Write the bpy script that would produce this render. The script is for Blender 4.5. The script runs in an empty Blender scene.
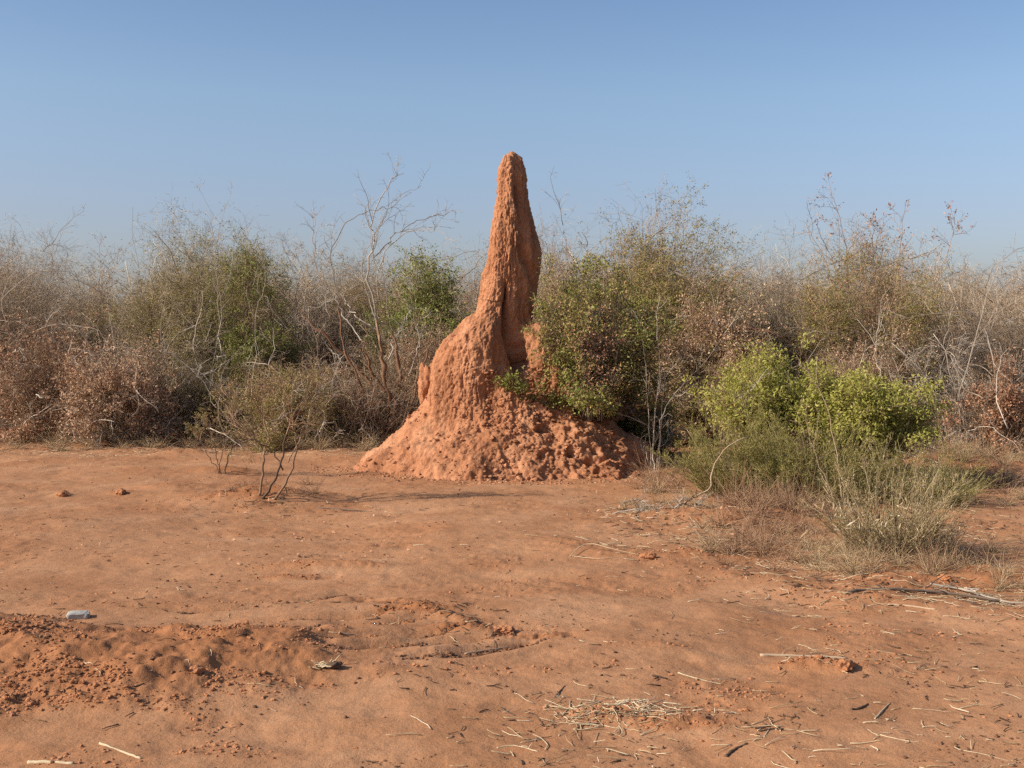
import bpy, math, time
import numpy as np
from mathutils import Vector, Matrix
T0 = time.time()
sc = bpy.context.scene
C = sc.collection
PI = math.pi

# ---------------------------------------------------------------- camera
F = 1200.0; CAMZ = 1.7
PITCH = math.atan(44 / F)
cam_d = bpy.data.cameras.new('camera'); cam = bpy.data.objects.new('camera', cam_d); C.objects.link(cam)
cam.location = (0, 0, CAMZ); cam.rotation_euler = (PI / 2 - PITCH, 0, 0)
cam_d.sensor_width = 36; cam_d.lens = 36 * F / 1024; cam_d.clip_end = 6000; cam_d.clip_start = 0.05
sc.camera = cam
cp, sp = math.cos(PITCH), math.sin(PITCH)

def ray(px, py):
    a = (px - 512) / F; b = (384 - py) / F
    return np.array([a, cp + b * sp, -sp + b * cp])

def at(px, py, Y):
    d = ray(px, py); return np.array([0, 0, CAMZ]) + d * (Y / d[1])

# ---------------------------------------------------------------- noise
def _hash(ix, iy, iz, seed):
    n = (ix.astype(np.int64) * 73856093) ^ (iy.astype(np.int64) * 19349663) ^ (iz.astype(np.int64) * 83492791) ^ (seed * 2654435761 & 0xffffffff)
    n = (n ^ (n >> 13)) * 1274126177 & 0xffffffff
    n = (n ^ (n >> 15)) * 2246822519 & 0xffffffff
    n = n ^ (n >> 13)
    return (n & 0xffffff) / float(0xffffff)

def vnoise(x, y, z, seed=0):
    ix, iy, iz = np.floor(x), np.floor(y), np.floor(z)
    fx, fy, fz = x - ix, y - iy, z - iz
    u = fx * fx * fx * (fx * (fx * 6 - 15) + 10); v = fy * fy * fy * (fy * (fy * 6 - 15) + 10); w = fz * fz * fz * (fz * (fz * 6 - 15) + 10)
    r = 0
    for dx in (0, 1):
        for dy in (0, 1):
            for dz in (0, 1):
                r = r + _hash(ix + dx, iy + dy, iz + dz, seed) * (u if dx else 1 - u) * (v if dy else 1 - v) * (w if dz else 1 - w)
    return r * 2 - 1

def vnoise2(x, y, seed=0):
    ix, iy = np.floor(x), np.floor(y); fx, fy = x - ix, y - iy
    u = fx * fx * fx * (fx * (fx * 6 - 15) + 10); v = fy * fy * fy * (fy * (fy * 6 - 15) + 10)
    z = np.zeros_like(ix); r = 0
    for dx in (0, 1):
        for dy in (0, 1):
            r = r + _hash(ix + dx, iy + dy, z, seed) * (u if dx else 1 - u) * (v if dy else 1 - v)
    return r * 2 - 1

def fbm2(x, y, oct=4, seed=0, gain=.5):
    a, r, f = 1., 0., 1.
    for o in range(oct):
        r = r + a * vnoise2(x * f + 17.3 * o, y * f - 9.1 * o, seed + o); a *= gain; f *= 2.03
    return r

def fbm3(x, y, z, oct=4, seed=0, gain=.5):
    a, r, f = 1., 0., 1.
    for o in range(oct):
        r = r + a * vnoise(x * f + 17.3 * o, y * f - 9.1 * o, z * f + 4.7 * o, seed + o); a *= gain; f *= 2.03
    return r

def worley(x, y, z, seed=0):
    ix, iy, iz = np.floor(x), np.floor(y), np.floor(z)
    best = np.full(x.shape, 9.)
    for dx in (-1, 0, 1):
        for dy in (-1, 0, 1):
            for dz in (-1, 0, 1):
                cx, cy, cz = ix + dx, iy + dy, iz + dz
                d = (cx + _hash(cx, cy, cz, seed) - x) ** 2 + (cy + _hash(cx, cy, cz, seed + 1) - y) ** 2 + (cz + _hash(cx, cy, cz, seed + 2) - z) ** 2
                best = np.minimum(best, d)
    return np.sqrt(best)

def sstep(a, b, x):
    t = np.clip((x - a) / (b - a), 0, 1); return t * t * (3 - 2 * t)

# ---------------------------------------------------------------- ground height
def flat_at(px, py):
    d = ray(px, py); k = -CAMZ / d[2]; return d[0] * k, d[1] * k

def seg_dist(x, y, pts):
    best = np.full(np.shape(x), 1e9); tt = np.zeros(np.shape(x)); n = len(pts) - 1
    for i in range(n):
        ax, ay = pts[i]; bx, by = pts[i + 1]; vx, vy = bx - ax, by - ay
        t = np.clip(((x - ax) * vx + (y - ay) * vy) / (vx * vx + vy * vy), 0, 1)
        d = np.hypot(x - ax - t * vx, y - ay - t * vy)
        m = d < best; best = np.where(m, d, best); tt = np.where(m, (i + t) / n, tt)
    return best, tt

HUMP = [  # centre px, radii m, height, roughness
    (110, 672, 1.2, .85, .15, .9), (-60, 655, .9, .6, .10, .8), (235, 660, .6, .42, .07, .8),
    (258, 499, .62, .42, .15, .9), (222, 474, .45, .35, .08, .6), (205, 488, .7, .4, .05, .5), (330, 566, .50, .16, .05, .7), (300, 575, .3, .1, .03, .6),
    (180, 455, .5, .3, .06, .6), (120, 494, .14, .10, .05, .9), (62, 496, .09, .07, .04, .9),
    (815, 668, .28, .10, .03, .7), (690, 725, .22, .09, .03, .8), (1000, 575, .5, .25, .06, .7), (900, 585, .8, .3, .05, .8),
    (705, 520, .7, .5, .09, .6), (790, 520, .8, .5, .09, .5), (885, 555, .6, .5, .08, .6), (690, 556, .4, .12, .04, .7),
    (985, 470, 1.2, .7, .14, .5), (930, 468, 1., .6, .1, .4), (640, 715, .35, .12, .02, .6), (420, 612, .35, .12, .004, 1.), (475, 632, .3, .12, .004, 1.), (385, 602, .3, .09, .004, 1.), (540, 640, .3, .1, .004, .9),
]
TRK = [[flat_at(*p) for p in q] for q in (((180, 613), (244, 609), (306, 601), (350, 592)), ((230, 628), (287, 624), (369, 618), (410, 610)), ((260, 638), (318, 634), (390, 627), (440, 617)), ((310, 650), (369, 644), (439, 635), (480, 626)), ((330, 660), (400, 651), (486, 639), (520, 632)), ((400, 668), (455, 661), (509, 651), (545, 643)))]
BERM = [flat_at(*p) for p in ((340, 596), (400, 606), (455, 622), (500, 634), (560, 646))]
WASH = [flat_at(*p) for p in ((560, 545), (700, 566), (820, 590), (1010, 612), (1150, 640))]
RUT = [flat_at(*p) for p in ((380, 590), (480, 575), (600, 590), (760, 600), (1040, 640))]

def ground_raw(x, y):
    x = np.asarray(x, float); y = np.asarray(y, float)
    h = .035 * fbm2(x * .45, y * .45, 3, 11) + .009 * fbm2(x * 2.2, y * 2.2, 3, 21)
    rough = np.zeros_like(h)
    for px, py, rx, ry, hh, rr in HUMP:
        cx, cy = flat_at(px, py)
        near = np.nonzero((np.abs(x - cx) < 3.2 * rx) & (np.abs(y - cy) < 3.2 * ry))
        if not near[0].size: continue
        xn, yn = x[near], y[near]
        wob = 1 + .25 * fbm2(xn * 2.5, yn * 2.5, 2, int(px) + 200)
        g = np.exp(-(((xn - cx) / rx) ** 2 + ((yn - cy) / ry) ** 2) * wob * 1.1)
        h[near] = h[near] + hh * g
        rough[near] = np.maximum(rough[near], rr * sstep(.10, .75, g + .22 * fbm2(xn * 3.1, yn * 3.1, 3, int(px) + 300)) * sstep(.02, .08, g))
    for T in TRK:
        d, t = seg_dist(x, y, T)
        w = sstep(0, .15, t) * (1 - sstep(.8, 1, t)) * (.5 + .5 * sstep(-.4, .3, vnoise2(x * 2.2, y * 2.2, 6)))
        h = h + (-.030 * np.exp(-(d / .05) ** 2) + .016 * np.exp(-((d - .11) / .06) ** 2)) * w
        rough = np.maximum(rough, .85 * np.exp(-(d / .04) ** 2) * w)  # loose soil in the groove, its darker colour standing in for the shadow
    d, t = seg_dist(x, y, BERM)
    w = sstep(0, .1, t) * (1 - sstep(.8, 1, t)); g = np.exp(-(d / .08) ** 2)
    h = h + .010 * g * w; rough = np.maximum(rough, g * w)
    d, t = seg_dist(x, y, WASH); g = np.exp(-(d / .25) ** 2)
    h = h + .03 * g; rough = np.maximum(rough, .45 * g)
    d, t = seg_dist(x, y, RUT)
    h = h - .022 * np.exp(-(d / .3) ** 2)
    # rough margin under the bushes
    edge = 19.8 + .8 * vnoise2(x * .4, x * 0 + 3.1, 5)
    rough = np.maximum(rough, .45 * sstep(edge - .8, edge + .8, y))
    nz = sstep(.05, .6, fbm2(x * .9, y * 1.3, 3, 41))
    rough = np.maximum(rough, .30 * nz)
    return h, rough

def ground_full(x, y):
    h, rough = ground_raw(x, y)
    fine = .009 * fbm2(x * 9, y * 9, 3, 31)
    lump = .45 * fbm2(x * 9, y * 9, 3, 71, .65) + .55 * np.abs(fbm2(x * 17, y * 17, 3, 72, .6))
    pit = np.maximum(0, fbm2(x * 11, y * 11, 2, 91) - .3)
    h = h + rough * .035 * fbm2(x * 2.3, y * 2.3, 2, 303)
    h = h + fine * (.2 + rough) + rough * (.017 * lump - .016 * pit + .010 * np.abs(fbm2(x * 24, y * 24, 2, 73)))
    # foot-trodden dimples
    h = h - .012 * np.maximum(0, fbm2(x * 3.6, y * 4.4, 2, 61) - .2)
    return h, rough

def gz(x, y):
    return float(ground_full(np.array([x]), np.array([y]))[0][0])

def hit(px, py):
    """where the ray through a pixel first meets the soil"""
    d = ray(px, py); k = -CAMZ / d[2] * np.linspace(.80, 1.06, 260)
    z = ground_full(d[0] * k, d[1] * k)[0]; below = CAMZ + d[2] * k <= z; i = int(np.argmax(below)) if below.any() else 200
    return np.array([d[0] * k[i], d[1] * k[i], z[i]])

# ---------------------------------------------------------------- materials
def new_mat(name):
    m = bpy.data.materials.new(name); m.use_nodes = True
    nt = m.node_tree; nt.nodes.clear()
    return m, nt.nodes, nt.links

def ramp(N, cols):
    r = N.new('ShaderNodeValToRGB'); e = r.color_ramp.elements
    while len(e) < len(cols): e.new(0.5)
    for i, (p, c) in enumerate(cols):
        e[i].position = p; e[i].color = (*c, 1)
    return r

def island_mat(name, cols, rough=.8, transl=0., spec=.2):
    m, N, L = new_mat(name)
    out = N.new('ShaderNodeOutputMaterial'); g = N.new('ShaderNodeNewGeometry')
    r = ramp(N, cols); L.new(g.outputs['Random Per Island'], r.inputs[0])
    b = N.new('ShaderNodeBsdfPrincipled'); b.inputs['Roughness'].default_value = rough
    b.inputs['Specular IOR Level'].default_value = spec
    L.new(r.outputs[0], b.inputs['Base Color'])
    if transl:
        t = N.new('ShaderNodeBsdfTranslucent'); L.new(r.outputs[0], t.inputs[0])
        mx = N.new('ShaderNodeMixShader'); mx.inputs[0].default_value = transl
        L.new(b.outputs[0], mx.inputs[1]); L.new(t.outputs[0], mx.inputs[2]); L.new(mx.outputs[0], out.inputs[0])
    else:
        L.new(b.outputs[0], out.inputs[0])
    return m

def soil_mat(name, a, b2, c, red=None, bump=.35, scale=1., streak=False):
    m, N, L = new_mat(name)
    out = N.new('ShaderNodeOutputMaterial'); tc = N.new('ShaderNodeTexCoord')
    src = tc.outputs['Object']
    def noise(s, d=4, r=.6, dist=0):
        n = N.new('ShaderNodeTexNoise'); n.inputs['Scale'].default_value = s * scale; n.inputs['Detail'].default_value = d
        n.inputs['Roughness'].default_value = r; n.inputs['Distortion'].default_value = dist
        L.new(src, n.inputs['Vector']); return n
    n1 = noise(1.1, 6, .62, .6); n2 = noise(14, 5, .6); n3 = noise(75, 4, .65); n4 = noise(260, 2, .5)
    r1 = ramp(N, [(.3, a), (.52, b2), (.72, c)]); L.new(n1.outputs[0], r1.inputs[0])
    col = r1.outputs[0]
    def mix(fac, A, B, mode='MIX', f=None):
        x = N.new('ShaderNodeMix'); x.data_type = 'RGBA'; x.blend_type = mode
        if f is not None: x.inputs[0].default_value = f
        else: L.new(fac, x.inputs[0])
        L.new(A, x.inputs[6])
        if isinstance(B, tuple): x.inputs[7].default_value = (*B, 1)
        else: L.new(B, x.inputs[7])
        return x.outputs[2]
    if red is not None:
        at_ = N.new('ShaderNodeAttribute'); at_.attribute_name = 'rough'
        mm = N.new('ShaderNodeMath'); mm.operation = 'MULTIPLY'; mm.inputs[1].default_value = .8
        L.new(at_.outputs['Fac'], mm.inputs[0]); col = mix(mm.outputs[0], col, red)
    g2 = ramp(N, [(.25, (.84, .84, .84)), (.5, (1, 1, 1)), (.8, (1.10, 1.09, 1.07))]); L.new(n2.outputs[0], g2.inputs[0])
    col = mix(None, col, g2.outputs[0], 'MULTIPLY', 1.)
    g3 = ramp(N, [(.3, (.6, .56, .52)), (.46, (1, 1, 1)), (.72, (1.15, 1.13, 1.1))]); L.new(n3.outputs[0], g3.inputs[0])
    col = mix(None, col, g3.outputs[0], 'MULTIPLY', .55)
    if streak:              # old rain stains and pale dust, drawn out down the face
        mp = N.new('ShaderNodeMapping'); mp.inputs['Scale'].default_value = (3.2, 3.2, .55); L.new(src, mp.inputs[0])
        ns = N.new('ShaderNodeTexNoise'); ns.inputs['Scale'].default_value = 1.5; ns.inputs['Detail'].default_value = 5; ns.inputs['Roughness'].default_value = .6; L.new(mp.outputs[0], ns.inputs['Vector'])
        rs = ramp(N, [(.30, (.62, .56, .52)), (.46, (1, 1, 1)), (.58, (1, 1, 1)), (.74, (1.22, 1.26, 1.32))]); L.new(ns.outputs[0], rs.inputs[0])
        col = mix(None, col, rs.outputs[0], 'MULTIPLY', 1.)
    b = N.new('ShaderNodeBsdfPrincipled'); b.inputs['Roughness'].default_value = .95; b.inputs['Specular IOR Level'].default_value = .1
    L.new(col, b.inputs['Base Color'])
    hsum = N.new('ShaderNodeMath'); hsum.operation = 'MULTIPLY_ADD'; hsum.inputs[1].default_value = .35
    L.new(n3.outputs[0], hsum.inputs[0]); L.new(n2.outputs[0], hsum.inputs[2])
    h2 = N.new('ShaderNodeMath'); h2.operation = 'MULTIPLY_ADD'; h2.inputs[1].default_value = .12
    L.new(n4.outputs[0], h2.inputs[0]); L.new(hsum.outputs[0], h2.inputs[2])
    bp = N.new('ShaderNodeBump'); bp.inputs['Strength'].default_value = bump; bp.inputs['Distance'].default_value = .03
    L.new(h2.outputs[0], bp.inputs['Height']); L.new(bp.outputs[0], b.inputs['Normal'])
    L.new(b.outputs[0], out.inputs[0])
    return m

M = {}
M['ground'] = soil_mat('red_sandy_soil', (0.307, 0.143, 0.067), (0.363, 0.181, 0.090), (0.414, 0.224, 0.120), red=(0.281, 0.110, 0.043), bump=.42)
M['mound'] = soil_mat('termite_clay', (0.288, 0.120, 0.057), (0.400, 0.180, 0.090), (0.481, 0.243, 0.133), bump=.75, scale=1.3, streak=True)
M['clod'] = soil_mat('crumbled_clay', (0.317, 0.132, 0.058), (0.379, 0.168, 0.080), (0.423, 0.203, 0.106), bump=.5, scale=1.4)
M['grey_bark'] = island_mat('grey_bark', [(0, (0.118, 0.083, 0.053)), (.4, (0.295, 0.212, 0.136)), (.75, (0.472, 0.354, 0.236)), (1, (0.708, 0.566, 0.401))])
M['brown_bark'] = island_mat('brown_bark', [(0, (0.102, 0.064, 0.041)), (.5, (0.281, 0.178, 0.105)), (1, (0.561, 0.382, 0.235))])
M['dark_bark'] = island_mat('dark_bark', [(0, (.07, .05, .038)), (.6, (.13, .095, .07)), (1, (.22, .17, .125))])
M['pale_bark'] = island_mat('pale_bark', [(0, (0.198, 0.158, 0.117)), (.5, (0.324, 0.266, 0.203)), (1, (0.486, 0.423, 0.342))])
M['tan_bark'] = island_mat('tan_bark', [(0, (0.270, 0.189, 0.117)), (1, (0.468, 0.342, 0.225))])
M['rust_bark'] = island_mat('rust_bark', [(0, (.14, .07, .04)), (.6, (.21, .11, .06)), (1, (.29, .18, .115))])
M['olive'] = island_mat('olive_leaf', [(0, (0.124, 0.122, 0.030)), (.5, (0.267, 0.235, 0.062)), (.85, (0.373, 0.298, 0.093)), (1, (0.497, 0.348, 0.149))], .6, .3)
M['green'] = island_mat('green_leaf', [(0, (0.106, 0.124, 0.025)), (.5, (0.217, 0.230, 0.050)), (1, (0.360, 0.348, 0.093))], .5, .3)
M['bright'] = island_mat('yellow_green_leaf', [(0, (0.202, 0.202, 0.031)), (.5, (0.375, 0.353, 0.074)), (.93, (0.526, 0.482, 0.134)), (1, (0.515, 0.358, 0.134))], .5, .42)
M['dead'] = island_mat('dead_leaf', [(0, (0.193, 0.105, 0.059)), (.4, (0.404, 0.239, 0.143)), (.8, (0.567, 0.374, 0.231)), (1, (0.716, 0.515, 0.343))], .8, .2)
M['rust'] = island_mat('rust_leaf', [(0, (0.188, 0.087, 0.050)), (.5, (0.392, 0.197, 0.109)), (1, (0.581, 0.341, 0.203))], .8, .2)
M['drytan'] = island_mat('dry_tan_leaf', [(0, (0.230, 0.154, 0.090)), (.5, (0.397, 0.282, 0.173)), (1, (0.563, 0.422, 0.282))], .8, .2)
M['straw'] = island_mat('straw', [(0, (0.324, 0.225, 0.117)), (.5, (0.495, 0.378, 0.225)), (1, (0.648, 0.540, 0.378))], .7, .1)
M['drygrass'] = island_mat('dry_grass_blade', [(0, (0.270, 0.171, 0.086)), (.5, (0.450, 0.310, 0.167)), (1, (0.612, 0.468, 0.288))], .8, .15)
M['olivegrass'] = island_mat('olive_stem', [(0, (.15, .14, .04)), (.5, (.29, .26, .08)), (.8, (.40, .32, .13)), (1, (.54, .41, .22))], .7, .2)
M['tanstem'] = island_mat('tan_olive_stem', [(0, (.20, .165, .075)), (.5, (.36, .275, .14)), (1, (.56, .43, .25))], .7, .2)
M['darkclay'] = soil_mat('dark_crumbs', (.12, .062, .036), (.17, .086, .048), (.23, .12, .068), bump=.4, scale=2)
M['bleached'] = island_mat('bleached_twig', [(0, (.20, .155, .11)), (.5, (.38, .305, .225)), (1, (.58, .49, .38))])
M['deadtwig'] = island_mat('dead_brown_twig', [(0, (.12, .06, .035)), (.5, (.29, .155, .085)), (1, (.48, .32, .19))], .8)
M['darktwig'] = island_mat('dark_twig', [(0, (.05, .032, .022)), (1, (.14, .085, .05))], .9)
M['stone'] = soil_mat('grey_stone', (.30, .28, .245), (.40, .375, .33), (.47, .44, .39), bump=.4, scale=3)

# ---------------------------------------------------------------- mesh building
class MB:
    def __init__(s): s.v = []; s.f = []; s.n = 0
    def add(s, v, f):
        v = np.asarray(v, np.float32).reshape(-1, 3); f = np.asarray(f, np.int32)
        s.v.append(v); s.f.append(f + s.n); s.n += len(v)
    def build(s, name, mat, parent=None, smooth=True, attr=None):
        V = np.concatenate(s.v); me = bpy.data.meshes.new(name)
        me.vertices.add(len(V)); me.vertices.foreach_set('co', V.ravel())
        loops = np.concatenate([f.ravel() for f in s.f]); tot = np.concatenate([np.full(len(f), f.shape[1], np.int32) for f in s.f])
        st = np.concatenate([[0], np.cumsum(tot)[:-1]]).astype(np.int32)
        me.loops.add(len(loops)); me.loops.foreach_set('vertex_index', loops.astype(np.int32))
        me.polygons.add(len(tot)); me.polygons.foreach_set('loop_start', st)
        me.update(calc_edges=True)
        me.polygons.foreach_set('use_smooth', np.full(len(tot), smooth))
        if attr:
            for k, a in attr.items():
                at_ = me.attributes.new(k, 'FLOAT', 'POINT'); at_.data.foreach_set('value', np.asarray(a, np.float32).ravel())
        me.materials.append(M[mat] if isinstance(mat, str) else mat)
        o = bpy.data.objects.new(name, me); C.objects.link(o)
        if parent: o.parent = parent
        return o

def norm(a): return a / np.maximum(np.linalg.norm(a, axis=-1, keepdims=True), 1e-9)

def add_tubes(mb, P, R, k=3, rng=None):
    """P [N,n,3], R [N,n]: closed tapered tubes"""
    N_, n = P.shape[:2]
    if N_ == 0: return
    T = np.empty_like(P); T[:, 1:-1] = P[:, 2:] - P[:, :-2]; T[:, 0] = P[:, 1] - P[:, 0]; T[:, -1] = P[:, -1] - P[:, -2]
    T = norm(T)
    avg = norm(P[:, -1] - P[:, 0] + 1e-6)
    ref = np.where(np.abs(avg[:, 2:3]) < .8, np.array([[0, 0, 1.]]), np.array([[1., 0, 0]]))
    U = norm(np.cross(ref[:, None, :], T)); W = np.cross(T, U)
    a = np.arange(k) * 2 * PI / k
    V = P[:, :, None, :] + R[:, :, None, None] * (np.cos(a)[None, None, :, None] * U[:, :, None, :] + np.sin(a)[None, None, :, None] * W[:, :, None, :])
    base = (np.arange(N_) * n * k)[:, None, None]
    i = np.arange(n - 1)[None, :, None]; j = np.arange(k)[None, None, :]; j2 = (j + 1) % k
    q = np.stack([base + i * k + j, base + i * k + j2, base + (i + 1) * k + j2, base + (i + 1) * k + j], -1).reshape(-1, 4)
    off = mb.n
    mb.add(V, q)
    if k >= 3:
        e = (base[:, 0, :] + (n - 1) * k + np.arange(k)[None, :]); s = (base[:, 0, :] + np.arange(k)[::-1][None, :])
        mb.f.append((np.concatenate([e, s]) + off).astype(np.int32))

def walk(rng, base, d, L, n, wig, up=0., droop=0.):
    N_ = len(base); P = np.empty((N_, n, 3)); P[:, 0] = base; d = norm(d); step = (L / (n - 1))[:, None]
    for i in range(1, n):
        d = norm(d + wig * rng.normal(size=(N_, 3)) + np.array([0, 0, up - droop * i / n]))
        P[:, i] = P[:, i - 1] + d * step
    return P

def children(rng, P, R, m, ratio, ang, n, wig, t0=.15, up=.0, rr=.6, rmin=.0015, droop=0., Lmin=.03, lens=None):
    N_, k = P.shape[:2]
    idx = np.repeat(np.arange(N_), m); t = t0 + (1 - t0) * rng.random(len(idx)) ** .85
    f = t * (k - 1); i = np.minimum(f.astype(int), k - 2); u = (f - i)[:, None]
    b = P[idx, i] * (1 - u) + P[idx, i + 1] * u
    tg = norm(P[idx, i + 1] - P[idx, i])
    rv = norm(np.cross(tg, rng.normal(size=tg.shape)))
    an = np.radians(rng.uniform(ang[0], ang[1], len(idx)))[:, None]
    d = tg * np.cos(an) + rv * np.sin(an) + np.array([0, 0, up])
    PL = np.linalg.norm(np.diff(P, axis=1), axis=2).sum(1)
    L = np.maximum(Lmin, PL[idx] * ratio * (1.1 - .6 * t) * rng.uniform(.55, 1.25, len(idx)))
    rp = R[idx, i] * (1 - u[:, 0]) + R[idx, i + 1] * u[:, 0]
    r0 = np.maximum(rmin, rp * rr)
    Q = walk(rng, b, d, L, n, wig, 0, droop)
    RR = r0[:, None] * np.linspace(1, .45, n)[None, :]
    return Q, np.maximum(RR, rmin * .7)

def add_leaves(mb, rng, base, size, wide=.45, up=.3, dirs=None, fold=.25):
    N_ = len(base)
    if N_ == 0: return
    d = rng.normal(size=(N_, 3)) if dirs is None else norm(dirs) + .6 * rng.normal(size=(N_, 3))
    d = norm(d); nrm = norm(rng.normal(size=(N_, 3)) + up * np.array([-.9, -.75, 1.1])); s = norm(np.cross(d, nrm)); nn = np.cross(s, d)
    L = (size * rng.uniform(.6, 1.35, N_))[:, None]; W = L * wide * .5
    mid = base + d * L * .45
    V = np.stack([base, mid + s * W + nn * W * fold * 2, base + d * L - nn * L * .12, mid - s * W + nn * W * fold * 2], 1)
    b = (np.arange(N_) * 4)[:, None]
    mb.add(V, np.concatenate([b + np.array([[0, 1, 2]]), b + np.array([[0, 2, 3]])]))

def pick(rng, P, n, mask=None, jit=.02):
    """n points on polylines P with a probability given by mask(points)"""
    if n <= 0: return np.zeros((0, 3)), np.zeros((0, 3))
    if mask is not None:
        i = rng.integers(0, len(P), 4000); n = int(n * min(1., 1.7 * float(mask(P[i, -1]).mean())))
        if n < 1: return np.zeros((0, 3)), np.zeros((0, 3))
    out = []; dirs = []; got = 0; tries = 0
    while got < n and tries < 40:
        i = rng.integers(0, len(P), n); t = rng.random(n) ** .7 * (P.shape[1] - 1); k = np.minimum(t.astype(int), P.shape[1] - 2); u = (t - k)[:, None]
        q = P[i, k] * (1 - u) + P[i, k + 1] * u; dd = P[i, k + 1] - P[i, k]
        if mask is not None:
            m = rng.random(n) < mask(q); q = q[m]; dd = dd[m]
        out.append(q); dirs.append(dd); got += len(q); tries += 1
    q = np.concatenate(out)[:n]; dd = np.concatenate(dirs)[:n]
    return q + rng.normal(size=q.shape) * jit, dd

# ---------------------------------------------------------------- things
def tag(o, label=None, cat=None, group=None, kind=None):
    if label: o['label'] = label
    if cat: o['category'] = cat
    if group: o['group'] = group
    if kind: o['kind'] = kind
    return o

def empty(name, loc, rz=0.):
    o = bpy.data.objects.new(name, None); C.objects.link(o); o.location = [float(v) for v in loc]; o.rotation_euler.z = rz
    o.empty_display_size = .2; return o

def copy_tree(o, loc, rz, s):
    c = o.copy(); C.objects.link(c); c.location = [float(v) for v in loc]; c.rotation_euler.z = rz; c.scale = (s[0], s[1], s[2])
    for ch in [x for x in bpy.data.objects if x.parent == o]:
        k = ch.copy(); C.objects.link(k); k.parent = c
    return c

def clump(seed, scale, lo, hi):
    lo -= .05; hi += .05; scale *= 1.1
    return lambda q: sstep(lo, hi, fbm3(q[:, 0] * scale, q[:, 1] * scale, q[:, 2] * scale, 2, seed))

DENS = 1.7
def shrub_mesh(P0, R0, P1, R1, P2, R2, P3, R3, bark, leaves, rng, dead=()):
    mb = MB(); add_tubes(mb, P0, R0, 5); add_tubes(mb, P1, R1, 4); add_tubes(mb, P2, R2, 3); add_tubes(mb, P3, R3, 3)
    nf = sum(len(f) for f in mb.f)
    for i_, (Pd, Rd) in enumerate(dead): add_tubes(mb, Pd, Rd, (5, 4, 3)[i_])
    for a in mb.v:          # nothing below the soil
        lowm = a[:, 2] < -.06; a[lowm, 2] = -.06
    root = empty('shrub', (0, 0, 0)); ob = mb.build('branches', bark, root)
    if dead:
        ob.data.materials.append(M['bleached']); mi = np.zeros(len(ob.data.polygons), np.int32); mi[nf:] = 1; ob.data.polygons.foreach_set('material_index', mi)
    for (pn, mat, n, size, wide, mask) in leaves:
        lb = MB(); q, dd = pick(rng, P3, int(n * 2.6), mask, .035); size = size * .85; q[:, 2] = np.maximum(q[:, 2], .02)
        if len(q): add_leaves(lb, rng, q, size, wide, 1.0, dd); lb.build(pn, mat, root)
    return root

def make_open(seed, h, rx, ry=None, n0=12, m=(8, 7, 5), spread=(0, 80), r0=.02, wig=.16, bark='grey_bark', leaves=(), rat=(.5, .5, .55), base_r=.25,
               up=.16, rmin=.0022, fill=(.75, 1.05), **kw):
    """loose bare bush: stems, branches, twigs, twiglets"""
    rng = np.random.default_rng(seed); ry = ry or rx
    n0 = int(n0 * 1.25); az = rng.random(n0) * 2 * PI; pol = np.radians(spread[0] + (spread[1] - spread[0]) * rng.random(n0) ** 1.1)
    d = np.stack([np.sin(pol) * np.cos(az), np.sin(pol) * np.sin(az), np.cos(pol)], 1)
    L = 1 / np.sqrt((d[:, 0] / rx) ** 2 + (d[:, 1] / ry) ** 2 + (d[:, 2] / h) ** 2) * rng.uniform(fill[0], fill[1], n0)
    br = base_r * np.sqrt(rng.random(n0)); base = np.stack([br * np.cos(az), br * np.sin(az), np.full(n0, -.05)], 1)
    P0 = walk(rng, base, d, L, 8, wig, .03); R0 = (r0 * rng.uniform(.5, 1.15, n0))[:, None] * np.linspace(1, .28, 8)[None, :]
    m = (m[0] + 1, m[1] + 1, round(m[2] * DENS))
    P1, R1 = children(rng, P0, R0, m[0], rat[0], (18, 65), 6, wig * 1.1, .12, up, .6, rmin)
    P2, R2 = children(rng, P1, R1, m[1], rat[1], (20, 70), 5, wig * 1.2, .1, up, .6, rmin)
    P3, R3 = children(rng, P2, R2, m[2], rat[2], (20, 80), 4, wig * 1.4, .1, up, .65, rmin * .8)
    return shrub_mesh(P0, R0, P1, R1, P2, R2, P3, R3, bark, leaves, rng)

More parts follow.
